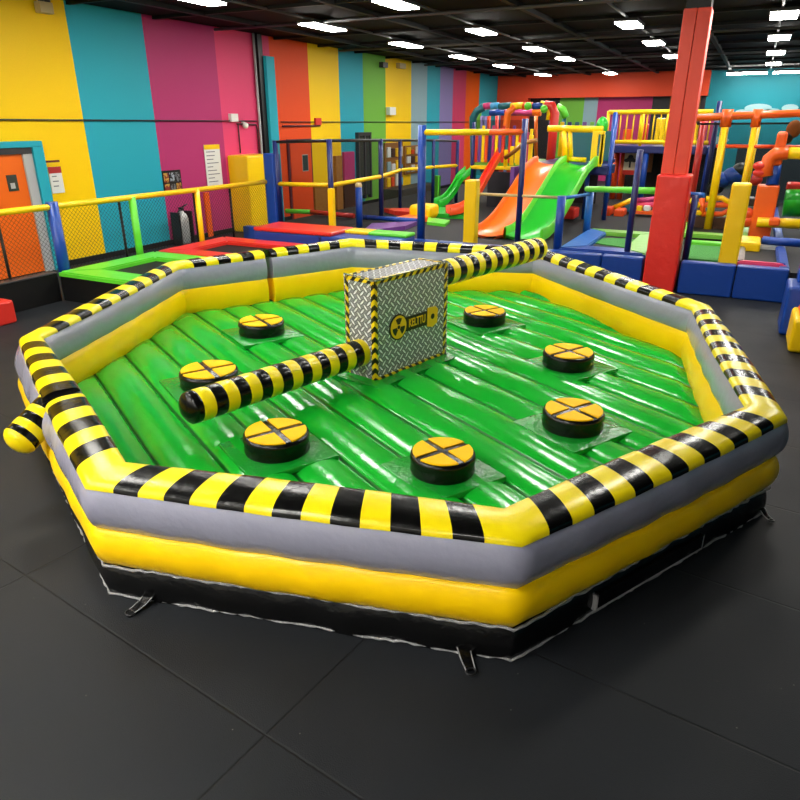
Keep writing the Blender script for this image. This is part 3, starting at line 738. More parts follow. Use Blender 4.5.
wallbox('wood_panel', (312, 186), (331, 214), .1, mat('osb_wood', (158, 104, 36), .6, .3, .3, 12, var=.3), 'low rough wooden board beneath the yellow stripe behind the net', 'board')
wallbox('shop_door', (342, 152), (353, 184), .08, paint('magenta'), 'magenta panel under the teal stripe behind the net', 'panel')
wallbox('dark_cladding', (342, 184), (356, 212), .08, paint('brown'), 'dark brown cladding under the magenta panel', 'cladding')
b0 = atx(356, 142, -11.2); b1 = atx(369, 212, -11.2)
e = thing('shop_window', (-11.2, (b0[1] + b1[1]) / 2, 0), 'dark glazed window bay behind the net under the green stripe', 'window')
b = MB(); b.box((-11.2, b0[1], .3), (-11.12, b1[1], 2.1), mat('smoked_glass', (60, 66, 60), .08, .6)); b.build('glass', e)
b = MB()
for yy in (b0[1], (b0[1] + b1[1]) / 2, b1[1]): b.box((-11.2, yy - .04, .2), (-11.08, yy + .04, 2.2), paint('darkgrey'))
b.box((-11.2, b0[1], 2.1), (-11.08, b1[1], 2.2), paint('darkgrey')); b.build('frame', e)
for (x0, x1, y0, y1, lab, k) in ((383, 401, 143, 188, 'wooden display board crowded with toys and cards behind the net', 'wood'), (403, 421, 146, 172, 'wooden display board with white price cards behind the net', 'wood')):
    a = atx(x0, y0, -11.2); c = atx(x1, y1, -11.2)
    e = thing('display_board', (-11.2, (a[1] + c[1]) / 2, c[2]), lab, 'display board')
    b = MB(); b.box((-11.19, a[1], c[2]), (-11.12, c[1], a[2]), paint(k), .01); b.build('backing', e)
    random.seed(x0); wdt = c[1] - a[1]; hgt = a[2] - c[2]
    for q in range(12):
        yy = a[1] + wdt * (.06 + .24 * (q % 4)); zz = c[2] + hgt * (.08 + .31 * (q // 4)); b = MB()
        b.box((-11.12, yy, zz), (-11.06, yy + wdt * random.uniform(.12, .2), zz + hgt * random.uniform(.14, .26)), paint(['white', 'yellow', 'skyblue', 'white', 'redorange', 'yellow', 'white', 'greyblue', 'brown', 'white', 'skyblue', 'yellow'][(q * 5 + x0) % 12]), .02); b.build('display_card', e)
wallbox('counter', (383, 189), (421, 214), .7, mat('counter_dark', (60, 56, 46), .6), 'low dark counter along the wall under the display boards', 'counter', .02)

# ------------------------------------------------------------------ far court platform
e = thing('court_platform', (-4.1, 18, 0), 'raised trampoline court platform faced with blue padded panels', 'platform')
PZ = .50
b = MB(); dg = mat('deck_grey', (40, 40, 42), .7, .2, .1, 60); b.box((-9.3, 11.78, 0), (.74, 26.0, PZ - .08), dg); b.box((-9.3, 11.45, 0), (-1.3, 11.779, PZ - .08), dg); b.box((-.74, 11.45, 0), (.74, 11.779, PZ - .08), dg); b.build('deck', e)
for x0, x1 in ((-9.3, -7.9), (-7.9, -6.4), (-6.4, -4.9), (-4.9, -3.4), (-3.4, -1.95), (-1.95, -1.29), (-.74, .05), (.05, .76)):
    b = MB(); b.box((x0 + .008, 11.28, 0), (x1 - .008, 11.46, PZ), foam('blue'), .025, 3); b.build('front_pad', e)
b = MB(); b.box((.62, 11.46, 0), (.76, 20, PZ), foam('blue'), .02); b.build('side_pad', e)
# blue and red block in front of the court at left
e = thing('step_block', (-7.3, 10.85, 0), 'blue padded step block with a red top at the back left of the arena', 'step')
b = MB(); b.box((-8.35, 10.45, 0), (-5.3, 11.26, .58), foam('blue'), .03); b.box((-6.86, 10.425, .05), (-6.82, 10.46, .56), paint('navy')); b.build('body', e)
b = MB(); b.box((-8.35, 10.44, .58), (-6.6, 11.27, .65), foam('red'), .025); b.build('top_pad', e)
b = MB(); b.box((-6.59, 10.9, .58), (-6.1, 11.27, .64), foam('yellow'), .02); b.build('top_pad', e)
b = MB(); b.box((-6.09, 10.9, .58), (-5.3, 11.27, .64), foam('lime'), .02); b.build('top_pad', e)

# posts and rails on the platform's front
def post(name, x, y, z0, z1, r, m, label, square=False, cat='post'):
    b = MB()
    if square: b.box((x - r, y - r, z0), (x + r, y + r, z1), m, r * .25)
    else: b.tube([(x, y, z0), (x, y, z1)], r, m, 14)
    return tag(b.build(name), label, cat)
def rail(name, p0, p1, r, m, label, cat='rail'):
    b = MB(); b.tube([p0, p1], r, m, 12); return tag(b.build(name), label, cat)
DK = PZ - .08
NV = foam('navy'); BL = foam('blue')
post('padded_post', aty(421.5, 190, 11.55)[0], 11.55, DK, 2.45, .075, BL, 'tall blue padded post left of the slides, behind the back rim')
px = aty(520, 200, 11.6)[0]
post('padded_post', px, 11.6, DK, 2.55, .05, NV, 'slim tall navy post in front of the green slide')
b = MB(); b.tube([(aty(423, 190, 11.55)[0], 11.55, 2.33), (px - .6, 11.58, 2.34)], .05, foam('yellow'), 12); b.tube([(px - .6, 11.58, 2.34), (px, 11.6, 2.345)], .05, foam('orange'), 12)
tag(b.build('padded_rail'), 'yellow and orange padded rail between the two tall posts', 'rail')
post('bollard', aty(471.5, 210, 11.56)[0], 11.56, DK, 1.57, .11, foam('yellow'), 'yellow padded bollard beside the foot of the orange slide', True, 'bollard')
x557 = aty(557, 250, 11.6)[0]
post('padded_post', x557, 11.6, DK, 1.36, .07, BL, 'short blue padded post at the corner of the blue ramp pad')
rail('guard_rail', (-4.2, 11.58, 1.33), (x557, 11.6, 1.33), .025, paint('beige'), 'thin beige rail from the yellow bollard to the short blue post')
x588 = aty(588, 215, 13.8)
post('padded_post', x588[0], 13.8, DK, aty(588, 191, 13.8)[2], .07, foam('midblue'), 'blue post at the left end of the green padded rail')
rail('guard_rail', (x557, 11.6, 1.32), (x588[0], 13.8, aty(588, 194, 13.8)[2]), .03, paint('midblue'), 'sloping blue rail beside the blue ramp pad')
x690 = aty(690, 230, 11.62)[0]; x630 = aty(630, 230, 11.62)[0]
rail('padded_rail', aty(587, 189, 13.8), aty(660, 191, 12.2), .055, foam('lime'), 'lime green padded rail ending behind the red column')
post('padded_post', x630, 11.62, DK, 2.1, .05, NV, 'slim navy post left of the red column')
post('padded_post', x690, 11.62, DK, 1.46, .05, NV, 'slim navy post right of the red column')
rail('padded_rail', (-.9, 11.75, 1.46), (x690 + .12, 11.62, 1.46), .04, foam('midblue'), 'short blue rail right of the red column')
x735 = aty(735.5, 220, 11.62)[0]
post('bollard', x735, 11.62, DK, 1.66, .135, foam('yellow'), 'fat yellow padded bollard right of the red column', True, 'bollard')
# red column
e = thing('padded_column', (-1.02, 11.52, 0), 'tall red structural column with a fat red padded lower half', 'column')
b = MB(); b.box((-1.26, 11.2, 0), (-.78, 11.68, 1.77), mat('padding_columnred', (228, 46, 38), .36, .5, .6, 6), .035, 3); b.build('lower_padding', e)
b = MB(); b.box((-1.22, 11.26, 1.77), (-1.045, 11.62, 3.95), mat('column_red', (238, 74, 54), .4, .4), .01); b.box((-1.04, 11.26, 1.77), (-.86, 11.62, 3.95), mat('column_red', (238, 74, 54), .4, .4), .01); b.build('shaft', e)
b = MB(); b.box((-1.2, 11.28, 3.95), (-.88, 11.6, CZ + .034), paint('black')); b.build('head', e)

# court net fence, left
fe = thing('court_fence', (-7.6, 13, DK), 'tall netted court fence of navy posts with a yellow middle rail', 'fence')
fp = [(-8.85, 12.0, 2.12), (-7.42, 12.0, 2.15), (-7.7, 14.3, 2.12), (-8.0, 16.2, 2.1), (-7.55, 17.2, 2.06), (-6.95, 18.0, 2.05)]
fp[1] = (aty(331, 190, 12.0)[0], 12.0, 2.16); fp[2] = (aty(381, 190, 14.3)[0], 14.3, 2.12); fp[3] = (aty(400, 190, 16.2)[0], 16.2, 2.07); fp[4] = (aty(433, 180, 17.4)[0], 17.4, 2.05); fp[5] = (aty(457, 170, 18.0)[0], 18.0, 2.02)
for k, (x, y, z) in enumerate(fp):
    b = MB(); b.tube([(x, y, DK), (x, y, z + .03)], .055 if k < 3 else .045, NV, 12); b.build('post', fe)
b = MB(); b.tube(fp, .03, paint('black'), 8); b.build('top_rail', fe)
b = MB(); mr = [(x, y, 1.30 + .02 * k) for k, (x, y, z) in enumerate(fp)]; b.tube(mr, .045, foam('yellow'), 10); b.build('middle_rail', fe)
b = MB()
for (x0, y0, z0), (x1, y1, z1) in zip(fp[:-1], fp[1:]):
    i = b.mi(NET); f = b.bm.faces.new([b.bm.verts.new(q) for q in ((x0, y0, DK), (x1, y1, DK), (x1, y1, z1), (x0, y0, z0))]); f.material_index = i
b.build('net', fe)
post('padded_post', -8.98, 12.02, 0, 1.9, .13, BL, 'blue padded post at the end of the yellow topped net fence', True)
post('bollard', aty(332, 212, 11.62)[0], 11.62, DK, 1.30, .055, foam('yellow'), 'yellow padded bollard at the front left of the court', True, 'bollard')
x359 = aty(359, 205, 12.7)[0]
b = MB(); b.tube([(x359, 12.7, DK), (x359, 12.7, 1.24)], .07, BL, 12); b.ball((x359, 12.7, 1.27), .075, foam('beige')); tag(b.build('bollard'), 'short blue bollard with a cream cap inside the left court', 'bollard')
# coloured pads inside the left court
def pad(x0, x1, y0, y1, z0, z1, k, label, bev=.025):
    b = MB(); b.box((x0, y0, z0), (x1, y1, z1), foam(k), bev); return tag(b.build('floor_pad'), label, 'pad')
rail('floor_roller', at(286, 211, .5), at(311, 212, .5), .055, foam('lime'), 'lime green foam edging at the left of the court', 'edging')
rail('floor_roller', at(311, 212, .5), at(354, 216, .5), .055, foam('red'), 'red foam edging in the middle of the left court', 'edging')
rail('floor_roller', at(361, 217, .5), at(419, 221, .5), .055, BL, 'long blue foam edging in the left court', 'edging')
b = MB(); b.prism([at(362, 231, .5)[:2], at(405, 226, .5)[:2], at(418, 221, .5)[:2], at(372, 223, .5)[:2]], DK, .5, foam('purple')); tag(b.build('floor_pad'), 'dull purple slanted pad before the blue strip', 'pad')
def padpoly(pix, z, k, label):
    b = MB(); b.prism([at(*q, z)[:2] for q in pix], DK, z, foam(k)); tag(b.build('floor_pad'), label, 'pad')
padpoly([(384, 208), (420, 208), (425, 213), (395, 211)], .52, 'red', 'red pad at the back of the left court')
padpoly([(395, 217), (424, 211), (428, 217), (415, 219)], .52, 'orange', 'orange wedge pad left of the tall blue post')
padpoly([(427, 222), (445, 224), (450, 220), (428, 217)], .48, 'lime', 'small lime green mat right of the tall blue post')
padpoly([(428, 207), (470, 207), (470, 215), (428, 213)], .52, 'slidegreen', 'green landing mat under the small red slide')

# ------------------------------------------------------------------ slides
def slide(name, pts, side, width, lip, m, rimm, label, th=.05):
    """pts: centreline (x,y,z) of one edge; side: unit vector across"""
    e = thing(name, (pts[0][0], pts[0][1], DK), label, 'slide'); side = Vector(side); P3 = [Vector(p) for p in pts]
    # smooth the line
    fine = []
    for k in range(len(P3) - 1):
        p0, p1, p2, p3 = P3[max(k - 1, 0)], P3[k], P3[k + 1], P3[min(k + 2, len(P3) - 1)]
        for q in range(8):
            t = q / 8; fine.append(.5 * ((2 * p1) + (p2 - p0) * t + (2 * p0 - 5 * p1 + 4 * p2 - p3) * t * t + (3 * p1 - p0 - 3 * p2 + p3) * t ** 3))
    fine.append(P3[-1]); n = 10
    b = MB(); i = b.mi(m); top = []
    for p in fine: top.append([b.bm.verts.new(p + side * width * k / n + Vector((0, 0, -.06 * math.sin(math.pi * k / n) - .0))) for k in range(n + 1)])
    bot = [[b.bm.verts.new(v.co - Vector((0, 0, th))) for v in r] for r in top]
    for A, B_ in zip(range(len(fine) - 1), range(1, len(fine))):
        for k in range(n):
            f = b.bm.faces.new((top[A][k], top[A][k + 1], top[B_][k + 1], top[B_][k])); f.material_index = i; f.smooth = True
            f = b.bm.faces.new((bot[A][k], bot[A][k + 1], bot[B_][k + 1], bot[B_][k])); f.material_index = i; f.smooth = True
    b.build('chute', e)
    for s_ in (0, 1):
        b = MB(); i = b.mi(rimm); t_ = .05; rows_ = []
        for p in fine:
            o = p + side * (width * s_ + (-t_ if s_ == 0 else 0))
            rows_.append([b.bm.verts.new(o + Vector((0, 0, -th - .02))), b.bm.verts.new(o + side * t_ + Vector((0, 0, -th - .02))), b.bm.verts.new(o + side * t_ + Vector((0, 0, lip))), b.bm.verts.new(o + side * t_ * .5 + Vector((0, 0, lip + .03))), b.bm.verts.new(o + Vector((0, 0, lip)))])
        for A, B_ in zip(rows_[:-1], rows_[1:]):
            for k in range(5):
                f = b.bm.faces.new((A[k], A[(k + 1) % 5], B_[(k + 1) % 5], B_[k])); f.material_index = i; f.smooth = True
        b.bm.faces.new(rows_[0]); b.bm.faces.new(rows_[-1][::-1]); b.build('side_wall', e, 50)
    return e
YT = 16.0
prof = [(12.5, .52), (13.0, .55), (13.6, .72), (14.4, 1.08), (15.2, 1.48), (15.7, 1.63), (16.1, 1.66)]
slide('slide', [(-4.63 + .05 * (y - 12.5), y, z) for y, z in prof], (1, 0, 0), .60, .09, plastic('orange2'), plastic('orange2'), 'orange slide, left half of the wide double slide')
slide('slide', [(-3.975 + .05 * (y - 12.5), y, z) for y, z in prof], (1, 0, 0), .66, .12, plastic('slidegreen'), plastic('lime'), 'green slide, right half of the wide double slide')
slide('slide', [aty(450, 212, 14.75), aty(461, 210, 14.95), aty(472, 204, 15.3), aty(479, 194, 15.7), aty(491, 172, 16.3), aty(503, 152, 16.9)], Vector((-.62, .78, 0)), .34, .08, plastic('red'), plastic('redorange'), 'narrow red slide to the left of the wide orange slide')
a = at(447, 213, .5)
b = MB(); b.box((-6.95, 14.35, DK), (-6.4, 14.95, .74), plastic('yellow'), .1, 4); tag(b.build('slide_end'), 'rounded yellow plastic block at the foot of the red slide', 'slide end')
slide('slide', [aty(438, 205, 16.4), aty(447, 201, 16.6), aty(456, 190, 16.9), aty(462, 179, 17.2), aty(470, 172, 17.5)], Vector((-.62, .78, 0)), .4, .1, plastic('slidegreen'), plastic('slidegreen'), 'small green slide furthest left, behind the red slide')
post('post', aty(437, 190, 17.6)[0], 17.6, DK, 1.15, .08, foam('lime'), 'short green post beside the small green slide', True)

# ------------------------------------------------------------------ play tower behind the slides
tw = thing('play_tower', (-4.6, 17.5, DK), 'multi-level play tower of coloured slats and platforms behind the slides', 'play structure')
b = MB(); xe = aty(608, 172, 16.05)[0]; b.box((-4.75, 16.3, 1.5), (-3.3, 19.5, 1.6), foam('navy'), .02); b.box((-3.3, 16.05, 1.4), (xe, 16.9, 1.6), foam('navy'), .02); b.build('platform', tw)
b = MB(); xa, xb = aty(471, 170, 18.4)[0], aty(535, 170, 18.4)[0]; b.box((xa, 18.4, 1.40), (xb, 20.5, 1.50), foam('green'), .02); b.build('platform', tw)
b = MB(); b.box((xa, 18.3, 1.30), (xb, 18.4, 1.40), foam('yellow'), .02); b.build('platform_edge', tw)
for (x, y, zt) in ((aty(607, 170, 16.2)[0] + .05, 16.2, 2.35), (-5.1, 19.4, 2.9), (xa + .05, 18.35, 2.5), (xa + .05, 20.4, 3.0), (-3.3, 16.15, 1.55), (-4.0, 16.15, 1.55), (xa + 1.0, 18.35, 1.5)):
    b = MB(); b.tube([(x, y, DK), (x, y, zt)], .05, BL if x > -5 else NV, 10); b.build('post', tw)
# coloured slat fence around the tower's deck
sl = ['red', 'purple', 'yellow', 'redorange', 'navy', 'magenta', 'yellow', 'purple', 'red', 'darkteal']
for k in range(17):
    x = xa + .1 + k * (xb - xa - .2) / 17; b = MB(); b.box((x, 18.36, 1.48), (x + .075, 18.4, 2.25 + .08 * (k % 3)), plastic(sl[k % 10]), .008); b.build('slat', tw)
for k in range(7):
    x = -5.05 + k * .2; b = MB(); b.box((x, 19.44, 1.62), (x + .11, 19.48, 2.5), plastic(['green', 'yellow', 'navy', 'darkteal', 'purple', 'green'][k % 6]), .008); b.build('slat', tw)
# slide entry: yellow hood, posts and slatted panel
def T(px, py, y=16.15): return aty(px, py, y)
ym = plastic('yellow')
b = MB(); b.tube([T(548, 128.5), T(603, 129.5)], .07, ym, 12); b.build('hood_rail', tw)
b = MB(); b.tube([T(566, 164), T(564, 131)], .07, ym, 10); b.build('hood_post', tw)
b = MB(); b.tube([T(571, 160), T(570, 131)], .05, ym, 10); b.build('hood_post', tw)
b = MB(); b.tube([T(568, 159), T(586, 160)], .055, ym, 10); b.build('hood_rail', tw)
b = MB(); q0 = T(590, 167); q1 = T(606, 131); xl, xr, zl_, zh_ = q0[0], q1[0], q0[2], q1[2]
b.box((xl, 16.05, zl_), (xl + .13, 16.12, zh_), ym, .01); b.box((xl + .13, 16.05, zh_ - .07), (xr, 16.12, zh_), ym, .01); b.box((xl + .13, 16.05, zl_), (xr, 16.12, zl_ + .07), ym, .01)
for k in range(3):
    x = xl + .18 + k * (xr - xl - .2) / 3; b.box((x, 16.06, zl_ + .07), (x + .055, 16.11, zh_ - .07), ym, .005)
b.build('slatted_panel', tw)
b = MB(); b.box((-4.1, 17.6, 1.62), (-3.15, 17.65, 2.3), plastic('darkteal'), .01); b.build('back_panel', tw)
b = MB(); b.box((-5.1, 19.46, DK), (-3.7, 19.52, 1.5), mat('shadow_net_dark', (30, 26, 34), .8), .01); b.build('under_panel', tw)  # dark sheet standing in for the shade under the tower platform
b = MB(); b.ball(aty(602, 126, 16.5), .15, plastic('slidegreen'), (.9, 1, 1.3)); b.build('dome', tw)
# stepped yellow panel fence left of the orange slide
for k in range(5):
    q = aty(503 + k * 6, 168, 17.3 - k * .1); x = q[0]; b = MB(); b.box((x, 17.3 - k * .1, 1.45 + k * .03), (x + .1, 17.35 - k * .1, 1.85 + k * .09), plastic('yellow'), .01); b.build('ramp_panel', tw)
b = MB(); b.tube([aty(505, 158, 16.9), aty(515, 151, 16.85), aty(524, 143, 16.8), aty(537, 140, 16.8)], .05, plastic('wood'), 8); b.build('ramp_rail', tw)
b = MB(); b.box((-6.15, 17.5, DK), (-5.2, 17.6, 1.3), mat('shadow_net_dark', (30, 26, 34), .8)); b.build('under_panel', tw)  # second dark sheet, shade below the ramp put in as colour
b = MB(); b.box((-5.2, 16.4, DK), (-5.1, 17.5, 1.5), plastic('purple')); b.build('under_panel', tw)

# foam arch canopy above the tower
ar = thing('foam_arch', (-6.0, 19, DK), 'arched canopy of multicoloured foam tubes above the play tower', 'play structure')
def bend(p, r, m, name='foam_tube'): b = MB(); b.tube(p, r * .74, m, 12); b.build(name, ar)
YA = 18.9; YB = 20.2
def A3(px, py, y=YA): return aty(px, py, y)
bend([A3(473, 205), A3(473, 180), A3(473, 130)], .11, foam('darkteal'))
bend([A3(473, 132), A3(473, 118), A3(477, 111), A3(484, 107)], .14, foam('darkteal'))
for (a0, a1, k) in ((484, 491, 'magenta'), (491, 499, 'skyblue'), (499, 511, 'darkteal'), (511, 523, 'yellow'), (523, 533, 'redorange'), (533, 543, 'blue')): bend([A3(a0, 106.5), A3(a1, 105.5)], .115, foam(k))
bend([A3(504, 160), A3(506, 128), A3(508, 113), A3(515, 106)], .13, foam('orange2'))
b = MB(); b.ball(A3(528, 106, YA - .1), .10, foam('lime')); b.build('foam_ball', ar)
bend([A3(541, 103), A3(547, 104), A3(549, 112), A3(548, 120)], .08, foam('yellow'))
bend([A3(545, 105), A3(552, 106), A3(555, 114), A3(553, 132), A3(550, 165)], .16, foam('red'))
b = MB(); b.ball(A3(544, 109, YA - .12), .10, foam('lime')); b.build('foam_ball', ar)
bend([A3(557, 107, 20), A3(563, 110, 20), A3(566, 118, 20)], .14, foam('lime'))
bend([A3(564, 118, 20), A3(565, 180, 20)], .08, foam('darkteal'))
bend([A3(490, 113, YB), A3(505, 112, YB)], .12, foam('blue')); bend([A3(505, 112, YB), A3(535, 113, YB)], .12, foam('magenta')); bend([A3(533, 112, YB), A3(541, 112, YB)], .15, foam('orange2'))
for px, k in ((482, 'lilac'), (486, 'lilac'), (497, 'red'), (536, 'orange2'), (489, 'redorange')): bend([A3(px, 172, 19.6), A3(px, 116, 19.6)], .07, foam(k))
b = MB(); b.box(A3(474, 150, 19.6), (A3(481, 112, 19.6)[0], 19.65, A3(481, 112, 19.6)[2]), plastic('green')); b.build('side_panel', ar)
b = MB()
i = b.mi(NET); f = b.bm.faces.new([b.bm.verts.new(A3(*q, YA + .3)) for q in ((475, 175), (550, 175), (550, 120), (475, 120))]); f.material_index = i; b.build('net', ar)

# tall front court rails in front of tower (dark uprights)
for k, px_ in enumerate((444, 452, 505, 515)):
    pass

# ------------------------------------------------------------------ balcony at right
bal = thing('play_balcony', (-3.3, 20, DK), 'raised play balcony with a yellow balustrade on blue posts left of the red column', 'play structure')
YQ = 20.0
def Q(px, py): return aty(px, py, YQ)
x0 = Q(608, 120)[0]; x1 = Q(712, 120)[0]; zt = Q(640, 112)[2]; zb = Q(640, 142)[2]
for xx in (x0, Q(643, 120)[0], Q(668, 120)[0]):
    b = MB(); b.tube([(xx, YQ, zb - .1), (xx, YQ, zt + .03)], .045, paint('yellow'), 10); b.build('baluster_post', bal)
b = MB(); b.tube([(x0, YQ, zt), (x1, YQ, zt)], .06, paint('yellow'), 10); b.build('top_rail', bal)
b = MB(); b.tube([(x0, YQ, zb), (x1, YQ, zb)], .055, paint('yellow'), 10); b.build('bottom_rail', bal)
xx = x0 + .16; k = 0
while xx < x1:
    b = MB(); b.tube([(xx, YQ, zb), (xx, YQ, zt)], .02, paint('yellow'), 6); b.build('baluster', bal); xx += .17
b = MB(); b.box((x0, YQ - .1, zb - .28), (x1, 24, zb - .1), foam('navy'), .02); b.build('floor_beam', bal)
for px_ in (606, 640, 702):
    xx = Q(px_, 200)[0]; b = MB(); b.tube([(xx, YQ, DK), (xx, YQ, zb - .1 if px_ != 606 else zt)], .08, foam('blue'), 12); b.build('post', bal)
b = MB(); b.box((x0, 23.4, DK), (x1 + .1, 23.5, zb - .2), mat('balcony_void_shade', (22, 20, 20), .8)); b.build('back_panel', bal)  # dark sheet standing in for the unlit void under the balcony
b = MB()
for k, kk in enumerate(('redorange', 'red', 'yellow', 'wood', 'yellow', 'magenta')):
    xx = x0 + .1 + k * .45; b.box((xx, 22, zb - .1), (xx + .25, 22.1, zb + .3 + .15 * (k % 3)), plastic(kk), .03)
b.build('play_panels', bal)
for px_ in (613, 620, 668):
    xx = aty(px_, 190, 21)[0]; b = MB(); b.tube([(xx, 21, DK), (xx, 21, zb - .25)], .09, foam('redorange'), 12); tag(b.build('padded_post'), f'dark red padded post under the balcony, {["leftmost", "second from the left", "nearest the red column"][(613, 620, 668).index(px_)]}', 'post')
e = thing('warning_sign', (aty(630, 165, 20.6)[0], 20.6, 1.2), 'cream sign with a black emblem and red foot hanging under the balcony', 'sign')
q0 = aty(623, 170, 20.6); q1 = aty(638, 150, 20.6)
b = MB(); b.box((q0[0], 20.6, q0[2]), (q1[0], 20.64, q1[2]), mat('sign_cream', (214, 200, 168), .6)); b.build('board', e)
b = MB(); b.box((q0[0], 20.59, q0[2] - .12), (q1[0], 20.63, q0[2]), paint('red')); b.build('red_strip', e)
cx_ = (q0[0] + q1[0]) / 2; cz_ = (q0[2] + q1[2]) / 2
b = MB()
for ex, ez, er in ((0, .02, .09), (-.1, -.01, .06), (.1, -.01, .06), (0, .09, .06)): b.ball((cx_ + ex, 20.592, cz_ + ez), er, SK, (1.2, .1, .8))
b.box((cx_ - .025, 20.585, cz_ - .2), (cx_ + .025, 20.6, cz_), SK, .004)
for zz in (.2, .25): b.box((cx_ - .14, 20.585, cz_ + zz - .012), (cx_ + .14, 20.6, cz_ + zz + .012), SK)
b.build('emblem', e)
b = MB(); q0 = aty(642, 172, 22); q1 = aty(654, 152, 22); b.box((q0[0], 22, q0[2]), (q1[0], 22.05, q1[2]), paint('wood'), .01); tag(b.build('notice_board'), 'small tan board under the balcony right of the cream sign', 'board')

# coloured things low down behind the trampolines (left of and behind the column)
def block(px0, py0, px1, py1, y, d, m, name, label, cat, bev=.04):
    a = aty(px0, py1, y); c = aty(px1, py0, y); b = MB(); b.box((a[0], y, a[2]), (c[0], y + d, c[2]), m, bev, 3); return tag(b.build(name), label, cat)
block(601, 208, 611, 216, 17, .5, foam('redorange'), 'foam_block', 'red-orange foam block behind the trampolines, left one', 'foam block')
block(613, 210, 624, 217, 17, .5, foam('redorange'), 'foam_block', 'red-orange foam block behind the trampolines, right one', 'foam block')
block(601, 216, 606, 224, 16.9, .4, foam('yellow'), 'foam_block', 'small yellow foam block under the left red-orange block', 'foam block', .02)
block(612, 218, 620, 224, 16.9, .4, foam('yellow'), 'foam_block', 'small yellow foam block under the right red-orange block', 'foam block', .02)
block(562, 209, 575, 219, 15.5, .5, foam('red'), 'foam_block', 'dark red foam block beneath the green slide', 'foam block')
rail('foam_roller', aty(613, 208, 17.5), aty(634, 199, 17.5), .06, foam('yellow'), 'yellow foam roller lying slanted behind the trampolines', 'foam roller')
block(624, 203, 632, 212, 17.6, .4, foam('skyblue'), 'foam_block', 'light blue foam block left of the red column', 'foam block')
rail('foam_roller', aty(636, 201, 17.4), aty(656, 199, 17.4), .07, foam('magenta'), 'upper magenta foam roller beside the red column', 'foam roller')
rail('foam_roller', aty(636, 205, 17.4), aty(656, 204, 17.4), .07, foam('pink'), 'lower pink foam roller beside the red column', 'foam roller')
block(636, 206, 642, 211, 17.2, .3, foam('yellow'), 'foam_block', 'tiny yellow foam block below the pink roller', 'foam block', .02)
block(643, 206, 650, 211, 17.2, .3, foam('white'), 'foam_block', 'tiny white foam block below the pink roller', 'foam block', .02)
block(634, 212, 658, 214, 17.2, .3, foam('orange'), 'foam_mat', 'thin orange mat beside the red column', 'mat', .01)

# trampolines on the right of the platform
trampoline(x557 + .05, -1.3, 11.5, 14.0, .53, [BL, foam('green'), foam('green'), foam('midblue')], 'trampoline with a blue ramp pad left of the red column', DK, w=.4)
b = MB(); b.prism([at(574, 240, .47)[:2], at(652, 251, .47)[:2], at(658, 240, .47)[:2], at(612, 238, .47)[:2]], .435, .47, mat('turf_green', (70, 140, 66), .8, .2, .5, 90)); tag(b.build('turf_mat'), 'green turf mat on the trampoline left of the red column', 'mat')
trampoline(-1.25, .15, 14.1, 16.6, .53, [foam('green'), foam('green'), foam('green'), foam('green')], 'trampoline with green pads behind the red column', DK, w=.35)
a = at(695, 258, .5)
b = MB(); b.box((-.72, 11.6, DK), (-.22, 13.0, .5), mat('turf_green', (70, 140, 66), .8, .2, .5, 90)); tag(b.build('turf_mat'), 'green turf mat between the red column and the yellow bollard', 'mat')
b = MB(); b.box((-.75, 13.05, DK), (.0, 13.25, .55), foam('lime'), .02); tag(b.build('floor_pad'), 'lime strip pad behind the turf mat right of the red column', 'pad')
trampoline(.02, .72, 11.55, 13.4, .53, [foam('pink'), BL, foam('silver'), foam('darkgrey')], 'small trampoline with a pink front pad at the right end of the court', DK, w=.12)
b = MB(); b.box((-.12, 13.0, DK), (.36, 13.7, .62), foam('yellow'), .05, 3); tag(b.build('foam_block'), 'yellow foam wedge behind the fat yellow bollard', 'foam block')
b = MB(); b.tube([(.38, 13.4, .6), (1.0, 13.3, .6)], .07, foam('blue'), 12); tag(b.build('foam_roller'), 'blue foam roller across the small trampoline at the right', 'foam roller')
b = MB(); b.box((-.6, 16.7, DK), (2.4, 17.6, .5), foam('green'), .02); tag(b.build('floor_pad'), 'long green pad along the back right of the court', 'pad')
b = MB(); b.box((.78, 11.5, 0), (4.5, 26, DK), mat('deck_grey', (40, 40, 42), .7, .2, .1, 60)); tag(b.build('court_deck'), 'grey raised deck at the right edge beyond the blue padded post', 'platform')

# right hand frame: orange pipe on yellow posts, lower pipes
YR = 15.5
def R_(px, py, y=YR): return aty(px, py, y)
fr = thing('pipe_frame', (0, YR, DK), 'frame of orange padded pipes on yellow posts right of the red column', 'play structure')
b = MB(); b.tube([R_(690, 118), R_(757, 115), R_(830, 112)], .068, foam('orange'), 12); b.build('top_pipe', fr)
for (p0, p1, r) in (((727, 116), (711, 204), .075), ((757, 116), (744, 190), .058)):
    b = MB(); q1 = R_(*p1); q0 = R_(*p0); b.tube([(q0[0] - .0, YR, q0[2]), (q0[0], YR, DK)], r, foam('yellow'), 12); b.build('post', fr)
    b = MB(); b.tube([(q0[0], YR, q0[2] - .2), (q0[0], YR, q0[2] + .12)], r + .03, foam('orange'), 12); b.build('clamp', fr)
b = MB(); q0 = R_(759, 125, YR + .6); b.tube([(q0[0], YR + .6, q0[2]), (q0[0], YR + .6, DK)], .035, foam('yellow'), 8); b.build('post', fr)
b = MB(); b.tube([R_(697, 124), R_(830, 123)], .02, paint('black'), 6); b.build('cable', fr)
b = MB(); b.tube([R_(716, 146), R_(800, 147)], .035, foam('redorange'), 8); b.build('middle_pipe', fr)
b = MB(); q0 = R_(704, 120, YR + .4); b.tube([(q0[0], YR + .4, DK), (q0[0], YR + .4, q0[2])], .07, foam('red'), 10); b.build('post', fr)
b = MB(); q0 = R_(720, 101, YR + .2); b.tube([(q0[0], YR + .2, DK), (q0[0], YR + .2, q0[2])], .05, NV, 10); b.build('post', fr)
